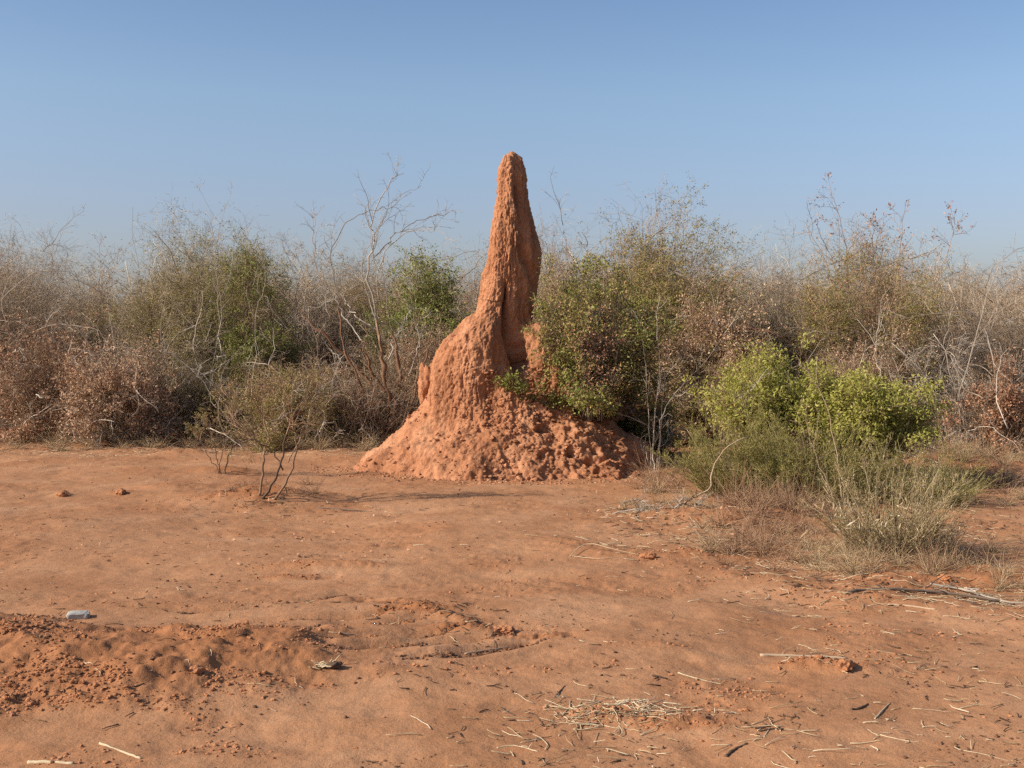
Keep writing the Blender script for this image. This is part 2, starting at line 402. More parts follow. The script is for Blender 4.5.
def make_shrub(seed, h, rx, ry=None, bark='grey_bark', leaves=(), wig=.14, r0=.022, base_r=.3, dens=1., cl=1., bump=.22, rmin=.0021, wisp=.03, droop=0., lean=(0, 0), lmul=1., arch=1., **kw):
    """full bush: branches reach points all through a lumpy dome, twigs fill it"""
    rng = np.random.default_rng(seed); ry = ry or rx
    nb = int(105 * (rx * h + .8) * dens)
    def dome(n):
        az = rng.random(n) * 2 * PI; cz = rng.random(n) ** .7 * 1.08 - .08; sz = np.sqrt(np.clip(1 - cz * cz, 0, 1))
        d = np.stack([sz * np.cos(az), sz * np.sin(az), cz], 1); e = 3.0
        return d, (np.abs(np.hypot(d[:, 0] / rx, d[:, 1] / ry)) ** e + np.abs(d[:, 2] / h) ** e) ** (-1 / e)
    K = int(9 + 4.5 * rx * h * cl); d, L = dome(K); d[0] = (0, 0, 1); L[0] = h
    for i_, a_ in enumerate((.4, 2.4, 4.6)): d[1 + i_] = (.42 * math.cos(a_ + seed), .42 * math.sin(a_ + seed), .9); L[1 + i_] = .97 * (((.42 / rx) ** 3 + (.9 / h) ** 3) ** (-1 / 3))
    lum = 1 + bump * fbm3(d[:, 0] * 2.1 + seed, d[:, 1] * 2.1, d[:, 2] * 2.1, 2, seed); lum[:4] = 1
    cen = d * (L * lum * np.where(rng.random(K) < .82, rng.uniform(.76, .92, K), rng.uniform(.3, .7, K)))[:, None]; cen[:4] = d[:4] * (L[:4] * .84)[:, None]
    sd = (.15 * min(rx, h * .5) + .05) * rng.uniform(.6, 1.35, K); sd[:4] = .16 * min(rx, h * .5) + .05
    wts = sd ** 2; wts[:4] *= 2.2; k = rng.choice(K, nb, p=wts / wts.sum()); g = rng.normal(size=(nb, 3)); q = cen[k] + g * sd[k][:, None] * np.array([1, 1, 1.05])
    fill = rng.random(nb) < .08; d2, L2 = dome(nb); q = np.where(fill[:, None], d2 * (L2 * rng.random(nb) ** .4 * .85)[:, None], q)
    ws = rng.random(nb) < wisp; q = np.where(ws[:, None], d2 * (L2 * rng.uniform(.95, 1.14, nb))[:, None], q)
    q[:, 2] = np.maximum(q[:, 2], .05 + .15 * rng.random(nb)); q[:, :2] += np.array(lean) * q[:, 2:3]
    az = np.arctan2(q[:, 1], q[:, 0]); sz = np.hypot(q[:, 0], q[:, 1]) / np.maximum(np.linalg.norm(q, axis=1), .01)
    a2 = az + rng.normal(size=nb) * .6; br = base_r * np.sqrt(rng.random(nb)); b = np.stack([br * np.cos(a2), br * np.sin(a2), np.full(nb, -.05)], 1)
    D = np.linalg.norm(q - b, axis=1)[:, None]
    c = b + (q - b) * .45 + np.array([0, 0, 1]) * D * (.22 * sz[:, None]) + rng.normal(size=(nb, 3)) * D * .06
    t = np.linspace(0, 1, 9)[None, :, None]; P1 = (1 - t) ** 2 * b[:, None] + 2 * t * (1 - t) * c[:, None] + t * t * q[:, None]
    P1[:, 1:] += np.cumsum(rng.normal(size=(nb, 8, 3)), 1) * (D * wig * .10)[:, None]
    big = rng.random(nb) < .08; rr = np.where(big, r0, r0 * .32) * rng.uniform(.6, 1.2, nb); R1 = np.maximum(rr[:, None] * np.linspace(1, .18, 9)[None], rmin)
    P2, R2 = children(rng, P1, R1, 10, .30, (25, 80), 5, wig * 1.6, .32, .05, .6, rmin, droop)
    P3, R3 = children(rng, P2, R2, 5, .55, (25, 80), 4, wig * 1.8, .1, .03, .65, rmin * .8, droop)
    lv = [(a, mm, int(n * 1.8 * lmul), sz_, w_, mk) for a, mm, n, sz_, w_, mk in leaves]
    dead = ()
    if arch:                # weathered dead limbs lying over the outside of the bush
        na = int((9 + 9 * rx * h) * arch); d3, L3 = dome(na); st = d3 * (L3 * rng.uniform(.7, .98, na))[:, None]; st[:, 2] = np.maximum(st[:, 2], .15)
        dr = norm(rng.normal(size=(na, 3)) + d3 * .5 + np.array([0, 0, .5])); A = walk(rng, st, dr, rng.uniform(.4, 1.35, na), 10, .19, 0, .10); A[..., 2] = np.maximum(A[..., 2], .03)
        RA = (.0095 * rng.uniform(.4, 1.35, na))[:, None] * np.linspace(1, .3, 10)[None]; B, RB = children(rng, A, RA, 6, .4, (25, 75), 6, .2, .1, .05, .55, .0024); B2, RB2 = children(rng, B, RB, 4, .5, (25, 75), 4, .22, .1, .0, .6, .002)
        dead = ((A, RA), (B, RB), (B2, RB2))
    return shrub_mesh(P1[big], R1[big], P1[~big], R1[~big], P2, R2, P3, R3, bark, lv, rng, dead)

def put(root, name, px, Y, label, cat='shrub', group=None, py=None, rz=0., dz=0.):
    root.name = name
    x = at(px, 340, Y)[0]
    root.location = (float(x), float(Y), gz(x, Y) + dz); root.rotation_euler.z = rz
    return tag(root, label, cat, group)

def H(py, Y): return float(at(512, py, Y)[2])     # height at that depth seen at row py
def W(px, Y): return px * Y / F

def smooth_poly(pts, n):
    pts = np.asarray(pts, float); k = len(pts); t = np.linspace(0, k - 1, n); i = np.minimum(t.astype(int), k - 2); u = (t - i)[:, None]
    p0 = pts[np.maximum(i - 1, 0)]; p1 = pts[i]; p2 = pts[i + 1]; p3 = pts[np.minimum(i + 2, k - 1)]
    return .5 * ((2 * p1) + (-p0 + p2) * u + (2 * p0 - 5 * p1 + 4 * p2 - p3) * u * u + (-p0 + 3 * p1 - 3 * p2 + p3) * u ** 3)

def limb(pxs, Y, r0, r1, n=14, rng=None, jy=.0, wob=0.):
    """a branch through pixels at about depth Y, wandering in depth by jy metres"""
    k = len(pxs); ys = Y + (np.cumsum(rng.normal(size=k)) * jy if rng is not None and jy else np.zeros(k))
    if np.ndim(Y): ys = np.asarray(Y, float)
    P = smooth_poly([at(px, py, yy) for (px, py), yy in zip(pxs, ys)], n)
    if wob and rng is not None: P[1:] += rng.normal(size=(n - 1, 3)) * wob
    return P[None], np.linspace(r0, r1, n)[None]

print('setup', time.time() - T0)
# ================================================================ GROUND
def build_ground():
    ys = [2.2]
    while ys[-1] < 24: ys.append(ys[-1] * 1.0035)
    while ys[-1] < 4200: ys.append(ys[-1] * 1.08)
    back = [-60, -30, -15, -8, -4, -2, 0, 1, 1.7, 2.0]
    ys = np.array(back + ys); t = np.linspace(-1, 1, 861); s = np.sign(t) * np.abs(t) ** 1.35
    w = 2.5 + .75 * np.maximum(ys, 0) + np.where(ys < 0, 2 * np.abs(ys), 0); w = np.where(ys > 24, w * (np.maximum(ys, 24) / 24) ** .3, w)
    X = s[None, :] * w[:, None]; Yg = np.repeat(ys[:, None], len(s), 1)
    Z, R = ground_full(X.ravel(), Yg.ravel()); Z = Z.reshape(X.shape); fade = 1 - sstep(60, 200, Yg); Z = Z * fade
    V = np.stack([X, Yg, Z], -1); nr, nc = X.shape
    i = np.arange(nr - 1)[:, None] * nc; j = np.arange(nc - 1)[None, :]
    q = np.stack([i + j, i + j + 1, i + nc + j + 1, i + nc + j], -1).reshape(-1, 4)
    mb = MB(); mb.add(V, q); o = mb.build('ground', 'ground', attr={'rough': R}); tag(o, kind='structure')
build_ground()
print('ground', time.time() - T0)

# ================================================================ TERMITE MOUND
def build_mound():
    YC = 16.3; S = YC / F
    def wx(px): return (px - 512) * S
    def wz(py): return CAMZ + (340 - py) * S * 1.0
    # silhouette of the spire: row, left, right
    prof = [(153.5, 511, 512.5), (155.5, 508, 515.5), (160, 505, 518), (165, 502.5, 520), (173, 499.5, 523.5), (185, 496, 528.5), (205, 493, 533), (225, 491, 537.5), (245, 489, 542), (265, 485.5, 542.5), (285, 482, 540),
            (300, 479, 537), (320, 475, 535), (350, 468, 534), (400, 455, 540), (480, 440, 560), (520, 435, 570)]
    pz = np.array([wz(p[0]) for p in prof])[::-1]; pl = np.array([wx(p[1]) for p in prof])[::-1]; pr = np.array([wx(p[2]) for p in prof])[::-1]
    nz, nt = 430, 620
    zt = wz(153.5)
    z = np.concatenate([np.linspace(-.15, zt - .25, nz - 50), zt - .25 * (1 - np.linspace(0, 1, 51)[1:]) ** 1.8])
    th = np.linspace(0, 2 * PI, nt, endpoint=False)
    I = lambda zz, za, va: np.interp(zz, za, va)
    ap_z = np.array([-.3, -.05, .15, .35, .6, .85, 1.1, 1.3, 1.45, 1.6]); 
    ap_l = np.array([-2.28, -2.0, -1.87, -1.67, -1.40, -1.16, -.98, -.75, -.55, -.3])
    ap_r = np.array([2.45, 2.12, 1.92, 1.72, 1.42, 1.15, .80, .5, .3, .1])
    ap_f = np.array([2.05, 1.65, 1.42, 1.26, 1.00, .78, .60, .45, .32, .15])
    def field(x, y, zz):
        fs = []
        # main spire, two ribs with a gully between them
        l, r = I(zz, pz, pl), I(zz, pz, pr); hw = (r - l) / 2; cx = (l + r) / 2
        fs.append((np.sqrt(((x - (cx - .16 * hw)) / (.84 * hw)) ** 2 + ((y + .15 * hw) / (.95 * hw)) ** 2) - 1) * hw)
        fs.append((np.sqrt(((x - (cx + .50 * hw)) / (.50 * hw)) ** 2 + ((y - .12 * hw) / (.8 * hw)) ** 2) - 1) * hw)
        # left shoulder
        sz = np.array([.2, .6, 1., 1.3, 1.5, 1.62, 1.75, 1.9, 2.05, 2.2]); 
        sl = np.array([-1.25, -1.18, -1.1, -1.06, -1.02, -.98, -.88, -.74, -.55, -.40]); sr = np.array([.2, .16, .12, .10, .08, .07, .06, .05, .04, -.02])
        l2, r2 = I(zz, sz, sl), I(zz, sz, sr); h2 = np.maximum((r2 - l2) / 2, .02); c2 = (l2 + r2) / 2
        fs.append(np.where(zz < 2.25, (np.sqrt(((x - c2) / h2) ** 2 + ((y + .22) / (h2 * .95)) ** 2) - 1) * h2, 1.))
        # rib running down the front of the shoulder
        l3 = I(zz, [.8, 1.2, 1.6, 2.0, 2.3, 2.5], [-.05, -.06, -.09, -.17, -.23, -.28]); r3 = I(zz, [.8, 1.2, 1.6, 2.0, 2.3, 2.5, 2.7], [.24, .21, .17, .13, .10, .03, -.4])
        fs.append((np.hypot(x - l3, y + .52 - .22 * (zz - 1)) - r3))
        # right lobe
        zl = [.8, 1.2, 1.5, 1.7, 1.85, 1.95, 2.03, 2.3]
        r4 = I(zz, zl, [.36, .34, .31, .25, .18, .10, .0, -.35]); c4 = I(zz, zl, [.5, .48, .44, .38, .30, .22, .15, .1]); y4 = I(zz, zl, [.32, .32, .31, .27, .21, .15, .1, .1])
        fs.append((np.sqrt(((x - c4) / 1.1) ** 2 + ((y + y4) / 1.) ** 2) - r4))
        # apron
        al, ar, af = I(zz, ap_z, ap_l), I(zz, ap_z, ap_r), I(zz, ap_z, ap_f); ha = np.maximum((ar - al) / 2, .02); ca = (al + ar) / 2
        fs.append(np.where(zz < 1.6, (np.sqrt(((x - ca) / ha) ** 2 + (y / np.maximum(af, .02)) ** 2) - 1) * np.minimum(ha, af), 1.))
        k = .035; acc = sum(np.exp(np.clip(-f / k, -60, 60)) for f in fs)
        return -k * np.log(acc)
    # axis
    ax = I(z, pz, (pl + pr) / 2); 
    lo = np.zeros((nz, nt)); hi = np.full((nz, nt), 3.2)
    ct, st = np.cos(th)[None, :], np.sin(th)[None, :]; Zg = np.repeat(z[:, None], nt, 1); AX = ax[:, None]
    rs = np.linspace(0.0, 2.6, 131); rad = np.full((nz, nt), .004)
    prevf = None
    for k in range(len(rs)):
        f = field(AX + rs[k] * ct, rs[k] * st, Zg)
        if prevf is not None:
            cr = (prevf < 0) & (f >= 0); tt = prevf / (prevf - f + 1e-12)
            rad = np.where(cr, rs[k - 1] + tt * (rs[k] - rs[k - 1]), rad)
        prevf = f
    Xg = AX + rad * ct; Yg = rad * st
    P = np.stack([Xg, Yg, Zg], -1)
    def normals(P):
        du = np.roll(P, -1, 1) - np.roll(P, 1, 1); dv = np.gradient(P, axis=0); return norm(np.cross(du, dv))
    x, y, zz = P[..., 0], P[..., 1], P[..., 2]
    apron = 1 - sstep(.75, 1.25, zz + .25 * fbm3(x * 2, y * 2, zz * 2, 2, 9) + .25 * sstep(-.1, .5, -x)); apron_r = apron * sstep(-1.1, .5, x) * (.35 + .95 * sstep(-.35, .45, fbm3(x * 1.7, y * 1.7, zz * 2.2, 3, 61)))
    sp_w = sstep(1.7, 2.1, zz)
    d = .065 * fbm3(x * 2.2, y * 2.2, zz * 1.1, 3, 1) * (1 - .25 * sp_w)
    d += .024 * fbm3(x * 8, y * 8, zz * 1.6, 3, 5) * (1 - apron * .4)
    # pocks and drip hollows, long axis down the face
    pk = fbm3(x * 9, y * 9, zz * 4.0, 2, 13); d -= .03 * np.maximum(0, pk - .45) * (1 - .5 * apron) * (1 - .3 * sp_w)
    # crumbly apron: lumps of fallen clay
    wv = worley(x * 8.5 + .5 * fbm3(x * 6, y * 6, zz * 6, 2, 71), y * 8.5, zz * 9 + .5 * fbm3(x * 6, y * 6, zz * 6, 2, 72), 3); wv2 = worley(x * 17, y * 17, zz * 17, 6)
    d += (.050 * (.55 - wv) + .026 * (.5 - wv2)) * (.14 * apron + 1.2 * apron_r)
    d -= apron_r * .10 * np.maximum(0, fbm3(x * 5, y * 5, zz * 7, 2, 33) - .22)
    d += .012 * fbm3(x * 26, y * 26, zz * 22, 3, 17, .65) + .03 * apron * fbm3(x * 4, y * 4, zz * 4, 3, 23)
    d += sstep(.35, 0., zz) * .12 * fbm3(x * 1.6, y * 1.6, zz * .3, 4, 29)
    front = sstep(.1, -.15, y - .25 * zz * 0)
    wv1 = .025 * fbm3(zz * 3, zz * 0, zz * 0, 2, 41)
    gx = I(zz, [2.2, 2.45, 2.68, 2.9, 3.19, 3.53, 3.94], [.33, .31, .275, .20, .165, .11, .03]) + wv1
    gd = I(zz, [2.25, 2.5, 2.7, 3.2, 3.75, 3.98], [0, .06, .12, .12, .09, 0])
    d -= gd * np.exp(-((x - gx) / .055) ** 2) * front
    cx_ = I(zz, [1.0, 1.2, 1.43, 1.69, 2.07, 2.38, 2.6], [.09, .09, .10, .05, -.03, -.11, -.15]) + wv1
    cd_ = I(zz, [1.05, 1.25, 1.5, 1.85, 2.1, 2.38, 2.55], [0, .26, .44, .40, .28, .14, 0]); cw = I(zz, [1.1, 1.6, 2.4], [.05, .06, .04])
    d -= cd_ * np.exp(-((x - cx_) / cw) ** 2) * front
    # rain runnels: narrow wandering channels down the faces
    rn = fbm3(x * 5.5, y * 5.5, zz * .9 + .3 * fbm3(x * 3, y * 3, zz * 3, 2, 4), 2, 57); d -= .030 * np.exp(-(rn / .07) ** 2) * sstep(-.3, .3, fbm3(x * 2.5, y * 2.5, zz * 2, 2, 58)) * (1 - .6 * apron)
    rn = fbm3(x * 11, y * 11, zz * 2.2, 2, 59); d -= .014 * np.exp(-(rn / .08) ** 2) * (1 - .7 * apron)
    d -= (.03 * sp_w + .012) * np.clip((zt - zz) / .6, 0, 1)
    d *= np.clip((zt - zz) / .10, .25, 1)
    P = P + normals(P) * d[..., None]
    gx, gy = P[..., 0].ravel(), P[..., 1].ravel() + YC
    root = empty('termite_mound', (0, YC, 0)); tag(root, 'tall red clay termite mound with a tapering spire and crumbling apron', 'termite mound')
    V = P.reshape(-1, 3)
    i = np.arange(nz - 1)[:, None] * nt; j = np.arange(nt)[None, :]; j2 = (j + 1) % nt
    q = np.stack([i + j, i + j2, i + nt + j2, i + nt + j], -1).reshape(-1, 4)
    V = np.concatenate([V, [[ax[-1], 0, zt + .004]]]); cap = np.stack([(nz - 1) * nt + np.arange(nt), (nz - 1) * nt + (np.arange(nt) + 1) % nt, np.full(nt, len(V) - 1)], 1)
    # cut along natural lines into spire / shoulder / apron
    fc = V[q].mean(1); wob = .08 * fbm3(fc[:, 0] * 4, fc[:, 1] * 4, fc[:, 2] * 4, 2, 88)
    part = np.where(fc[:, 2] + wob > 2.02, 0, np.where(fc[:, 2] + wob > 1.05 - .25 * (fc[:, 0] > .3), 1, 2))
    for pi, nm in enumerate(('spire', 'shoulder', 'apron')):
        qq = q[part == pi]; fl = [qq] + ([cap] if pi == 0 else [])
        used = np.unique(np.concatenate([f.ravel() for f in fl])); mp = np.full(len(V), -1); mp[used] = np.arange(len(used))
        mb = MB(); mb.add(V[used], mp[qq])
        if pi == 0: mb.f.append(mp[cap].astype(np.int32))
        mb.build(nm, 'mound', root)
    return P, YC
MP, MY = build_mound()
print('mound', time.time() - T0)

# unit lumps
def ico():
    p = (1 + 5 ** .5) / 2
    v = np.array([(-1, p, 0), (1, p, 0), (-1, -p, 0), (1, -p, 0), (0, -1, p), (0, 1, p), (0, -1, -p), (0, 1, -p), (p, 0, -1), (p, 0, 1), (-p, 0, -1), (-p, 0, 1)], float)
    f = np.array([(0, 11, 5), (0, 5, 1), (0, 1, 7), (0, 7, 10), (0, 10, 11), (1, 5, 9), (5, 11, 4), (11, 10, 2), (10, 7, 6), (7, 1, 8), (3, 9, 4), (3, 4, 2), (3, 2, 6), (3, 6, 8), (3, 8, 9), (4, 9, 5), (2, 4, 11), (6, 2, 10), (8, 6, 7), (9, 8, 1)])
    return norm(v), f
def sub(v, f):
    e = {}; v = list(v); out = []
    def mid(a, b):
        k = (min(a, b), max(a, b))
        if k not in e: e[k] = len(v); m = v[a] + v[b]; v.append(m / np.linalg.norm(m))
        return e[k]
    for a, b, c in f:
        ab, bc, ca = mid(a, b), mid(b, c), mid(c, a); out += [(a, ab, ca), (b, bc, ab), (c, ca, bc), (ab, bc, ca)]
    return np.array(v), np.array(out)
I1 = ico(); I2 = sub(*I1); I3 = sub(*I2); I4 = sub(*I3)

def lumps(rng, pos, size, base=I1, squash=.7):
    N_ = len(pos); v, f = base
    D = v[None] * (1 + .38 * rng.normal(size=(N_, len(v), 1)).clip(-1.2, 1.2) * .6)
    D = D * (size[:, None, None] * rng.uniform(.65, 1.25, (N_, 1, 3))) * np.array([1, 1, squash])
    a = rng.random(N_) * 2 * PI; c, s = np.cos(a)[:, None], np.sin(a)[:, None]
    X = D[..., 0] * c - D[..., 1] * s; Yq = D[..., 0] * s + D[..., 1] * c
    V = np.stack([X, Yq, D[..., 2]], -1) + pos[:, None, :]
    Fq = (f[None] + (np.arange(N_) * len(v))[:, None, None]).reshape(-1, 3)
    mb = MB(); mb.add(V, Fq); return mb

def build_clods():
    rng = np.random.default_rng(3)
    n = 260000; Y = 4.3 / (1 - rng.random(n) * (1 - 4.3 / 21)); X = (rng.random(n) * 2 - 1) * (.5 * Y + .3)
    h, r = ground_full(X, Y); keep = rng.random(n) < np.clip((r - .12) * 1.0, 0.004, 1) * .8 * np.clip(.3 + 1.4 * fbm2(X * 3, Y * 3, 2, 7), 0, 1.5)
    X, Y, h = X[keep], Y[keep], h[keep]
    sz = .003 + .012 * rng.random(len(X)) ** 4
    lumps(rng, np.stack([X, Y, h + sz * .15], 1), sz).build('soil_clods', 'clod', smooth=False)['kind'] = 'stuff'
    n = 90000; Y = 4.3 / (1 - rng.random(n) * (1 - 4.3 / 19)); X = (rng.random(n) * 2 - 1) * (.5 * Y + .3); h, r = ground_full(X, Y)
    m = rng.random(n) < np.clip(.9 * fbm2(X * 2.1 + 5, Y * 2.1, 3, 17) - .42 + .25 * r, .006, .3) * .32; X, Y = X[m], Y[m]
    for T in TRK:           # dark crumbs along the tyre ruts, standing in for shade in the grooves
        T = np.array(T); nk = 420; t = rng.random(nk) * (len(T) - 1); i = np.minimum(t.astype(int), len(T) - 2); u = (t - i)[:, None]
        c = T[i] * (1 - u) + T[i + 1] * u + rng.normal(size=(nk, 2)) * np.array([.02, .016]); keep = rng.random(nk) < sstep(-.5, .3, vnoise2(c[:, 0] * 4, c[:, 1] * 4, 19))
        X = np.concatenate([X, c[keep, 0]]); Y = np.concatenate([Y, c[keep, 1]])
    h = ground_full(X, Y)[0]
    sz = .003 + .010 * rng.random(len(X)) ** 3; lumps(rng, np.stack([X, Y, h + sz * .2], 1), sz).build('dark_crumbs', 'darkclay', smooth=False)['kind'] = 'stuff'
    # crumbs fallen round and on the mound's skirt
    n = 1500; i = rng.integers(0, MP.shape[0] // 3, n); j = rng.integers(0, MP.shape[1], n); p = MP[i, j]; m = (p[:, 1] < .4) & ((p[:, 0] > -.6) | (rng.random(n) < .25))
    p = p[m] + np.array([0, MY, 0]); s2 = .006 + .034 * rng.random(len(p)) ** 3.5
    n = 26000; i = rng.integers(0, int(MP.shape[0] * .32), n); j = rng.integers(0, MP.shape[1], n); q = MP[i, j]
    m = (q[:, 1] < .5) & (rng.random(n) < np.where(q[:, 0] > -.35, .5, .10) * np.clip(.5 + 1.2 * fbm3(q[:, 0] * 3, q[:, 1] * 3, q[:, 2] * 3, 2, 83), .05, 1)); q = q[m] + np.array([0, MY, 0])
    p = np.concatenate([p, q]); s2 = np.concatenate([s2, .007 + .036 * rng.random(len(q)) ** 3])
    n3 = 2600; a = rng.uniform(PI * 1.0, PI * 2.0, n3); rr = .97 + .4 * rng.random(n3) ** 2; X = .0 + 2.0 * rr * np.cos(a); Y = MY + 1.55 * rr * np.sin(a)
    h = ground_full(X, Y)[0]; s3 = .005 + .022 * rng.random(n3) ** 4
    p = np.concatenate([p, np.stack([X, Y, h], 1)]); s2 = np.concatenate([s2, s3])
    lumps(rng, p, s2).build('clay_rubble', 'mound', smooth=False)['kind'] = 'stuff'
build_clods()

# ================================================================ THICKET, FRONT ROW
z_up = lambda lo, hi: (lambda q: sstep(lo, hi, q[:, 2]))
z_dn = lambda lo, hi: (lambda q: 1 - sstep(lo, hi, q[:, 2]))
def both(*fs):
    def g(q):
        r = np.ones(len(q))
        for f in fs: r = r * f(q)
        return r
    return g
def right_of(a, b): return lambda q: sstep(a, b, q[:, 0])
def left_of(a, b): return lambda q: 1 - sstep(a, b, q[:, 0])

GF = 'thicket bushes along the edge of the clearing'
# far left
Y = 23.4
s = make_shrub(101, H(222, Y), W(95, Y), n0=16, m=(8, 7, 5), bark='grey_bark', leaves=[('dead_leaves', 'drytan', 2600, .035, .4, clump(1, 1.6, .0, .5)), ('foliage', 'olive', 1500, .03, .4, both(clump(2, 1.5, .1, .5), z_up(.8, 2.)))])
put(s, 'thorn_bush', -8, Y, 'pale grey thorn bush with bare twigs at the left edge, behind the rust leaved shrub', 'shrub', GF)
Y = 20.1
s = make_shrub(102, H(318, Y), W(66, Y), bump=.6, wisp=.16, dens=.8, lmul=.8, arch=1.8, n0=12, m=(8, 6, 4), bark='brown_bark', leaves=[('dead_leaves', 'rust', 4200, .06, .5, clump(3, 1.6, -.2, .4)), ('dry_tips', 'dead', 1800, .05, .45, None)], droop=.05)
put(s, 'dead_leaf_shrub', 48, Y, 'low rust brown dead leaved shrub under the pale thorn bush at far left', 'shrub', GF)
Y = 19.7
s = make_shrub(103, H(345, Y), W(58, Y), bump=.6, wisp=.16, dens=.85, lmul=.85, arch=1.5, n0=14, m=(8, 6, 4), bark='grey_bark', leaves=[('dead_leaves', 'dead', 6000, .055, .42, clump(4, 1.8, -.5, .3))], droop=.07)
put(s, 'dead_leaf_shrub', 122, Y, 'tan brown shrub of hanging dead leaves reaching the ground, left of the dark hollow', 'shrub', GF)
Y = 23.0
s = make_shrub(104, H(213, Y), W(84, Y), n0=20, m=(9, 8, 5), bark='grey_bark', leaves=[('foliage', 'olive', 30000, .036, .42, both(clump(5, .9, -.35, .25), z_up(1.0, 2.2))), ('dead_leaves', 'drytan', 2600, .04, .4, z_dn(1.2, 2.2))], dens=1.25)
put(s, 'thicket_bush', 186, Y, 'tallest grey twiggy bush of the left thicket with a domed dark twig top', 'shrub', GF)
Y = 21.8
s = make_shrub(105, H(220, Y), W(48, Y), n0=14, m=(8, 7, 5), bark='brown_bark', leaves=[('foliage', 'green', 22000, .044, .45, both(clump(6, 1.3, -.5, .1), z_up(.9, 1.8)))])
put(s, 'green_bush', 252, Y, 'leafy green bush right of the tallest bush in the left thicket', 'shrub', GF)
Y = 20.9
s = make_shrub(106, H(350, Y), W(46, Y), n0=12, m=(7, 6, 4), bark='dark_bark', leaves=[('foliage', 'olive', 2500, .035, .4, clump(7, 1.6, -.2, .4))])
put(s, 'thorn_bush', 205, Y, 'dark low tangle of stems in the hollow under the tallest left bush', 'shrub', GF)
Y = 19.2
s = make_shrub(107, H(372, Y), W(84, Y), bump=.6, wisp=.14, dens=.75, lmul=.7, arch=2.2, n0=16, m=(8, 6, 5), bark='brown_bark', leaves=[('foliage', 'olive', 8500, .035, .4, clump(8, 1.7, -.3, .4)), ('dead_leaves', 'dead', 3800, .04, .42, clump(9, 1.7, -.1, .4))])
put(s, 'olive_shrub', 285, Y, 'low olive and tan shrub between the dark hollow and the dead tree', 'shrub', GF)
Y = 24.2
s = make_open(108, H(240, Y), W(48, Y), n0=10, m=(6, 6, 5), spread=(0, 50), bark='grey_bark', leaves=[('dead_leaves', 'rust', 1100, .035, .45, clump(10, 2, .0, .5))], fill=(.55, 1.1))
put(s, 'bare_bush', 310, Y, 'thin leafless bush with upright bare stems behind the dead tree', 'shrub', GF)
Y = 20.8
s = make_shrub(109, H(322, Y), W(62, Y), n0=14, m=(8, 7, 5), bark='brown_bark', leaves=[('dead_leaves', 'dead', 4200, .036, .45, clump(11, 1.7, -.3, .4)), ('foliage', 'olive', 900, .03, .4, None)])
put(s, 'thicket_bush', 432, Y, 'brown twiggy bush between the dead tree and the mound', 'shrub', GF)
Y = 23.4
s = make_shrub(110, H(250, Y), W(56, Y), n0=12, m=(8, 7, 4), bark='brown_bark', leaves=[('foliage', 'green', 22000, .055, .5, z_up(.8, 1.6))])
put(s, 'green_bush', 430, Y, 'rounded green leafy bush standing behind the left side of the mound', 'shrub', GF)
Y = 20.0
s = make_shrub(128, H(385, Y), W(46, Y), n0=14, m=(8, 6, 4), bark='grey_bark', leaves=[('dead_leaves', 'drytan', 4500, .035, .4, None)])
put(s, 'dead_leaf_shrub', 352, Y, 'knee high pale tan shrub at the foot of the dead tree', 'shrub', GF)
# right of the mound
Y = 24.
s = make_shrub(111, H(212, Y), W(50, Y), n0=9, m=(6, 6, 5), spread=(0, 45), bark='brown_bark', leaves=[('foliage', 'olive', 3800, .05, .5, clump(13, 2, -.1, .4)), ('dead_leaves', 'dead', 1300, .045, .5, None)], fill=(.6, 1.08))
put(s, 'thicket_bush', 548, Y, 'sparse leaved twiggy bush peeping out right behind the spire', 'shrub', GF)
Y = 21.5
s = make_shrub(112, H(219, Y), W(114, Y), n0=24, m=(9, 8, 5), bark='brown_bark', leaves=[('foliage', 'olive', 40000, .044, .45, both(clump(14, .9, -.4, .15), z_up(.6, 1.8))), ('dead_leaves', 'dead', 8000, .042, .45, clump(15, 1.5, -.1, .4))], dens=1.25)
put(s, 'thicket_bush', 640, Y, 'broad olive and brown bush, largest of the thicket right of the mound', 'shrub', GF)
Y = 15.75
s = make_shrub(113, H(268, Y) - .72, W(64, Y), arch=0, dens=.75, cl=.55, bump=.5, wisp=.14, lmul=.85, m=(8, 7, 4), bark='dark_bark', leaves=[('foliage', 'green', 8500, .048, .48, clump(16, 1.5, -.3, .2)), ('yellowing_leaves', 'olive', 9500, .042, .48, clump(17, 1.5, -.3, .2)), ('dead_leaves', 'rust', 2200, .04, .45, None), ('dead_leaves', 'rust', 900, .045, .45, None)], lean=(-.05, -.03))
put(s, 'green_bush', 602, Y, 'dark green leafy bush pressed against the right side of the mound', 'shrub', GF, dz=.72)
Y = 17.2
s = make_shrub(129, H(385, Y), W(36, Y), n0=14, m=(7, 6, 4), bark='dark_bark', leaves=[('foliage', 'olive', 6500, .04, .45, clump(26, 1.8, -.4, .3))])
put(s, 'olive_shrub', 640, Y, 'small dark olive shrub at the right foot of the mound beside the pale sapling', 'shrub', GF)
Y = 19.5
s = make_shrub(114, H(300, Y), W(75, Y), n0=16, m=(8, 7, 5), bark='brown_bark', leaves=[('dead_leaves', 'dead', 6500, .05, .45, clump(17, 1.5, -.2, .4)), ('foliage', 'olive', 8000, .04, .42, clump(18, 1.5, -.2, .4))])
put(s, 'thicket_bush', 700, Y, 'brown and olive bush behind the pale bare sapling', 'shrub', GF)
Y = 22.5
s = make_shrub(115, H(262, Y), W(80, Y), n0=18, m=(8, 7, 5), bark='grey_bark', leaves=[('dead_leaves', 'drytan', 3500, .035, .42, clump(19, 1.6, -.2, .4)), ('foliage', 'olive', 2500, .035, .4, clump(20, 1.6, .0, .4))])
put(s, 'bare_bush', 772, Y, 'low grey twiggy bush above the bright green bushes', 'shrub', GF)
Y = 21.
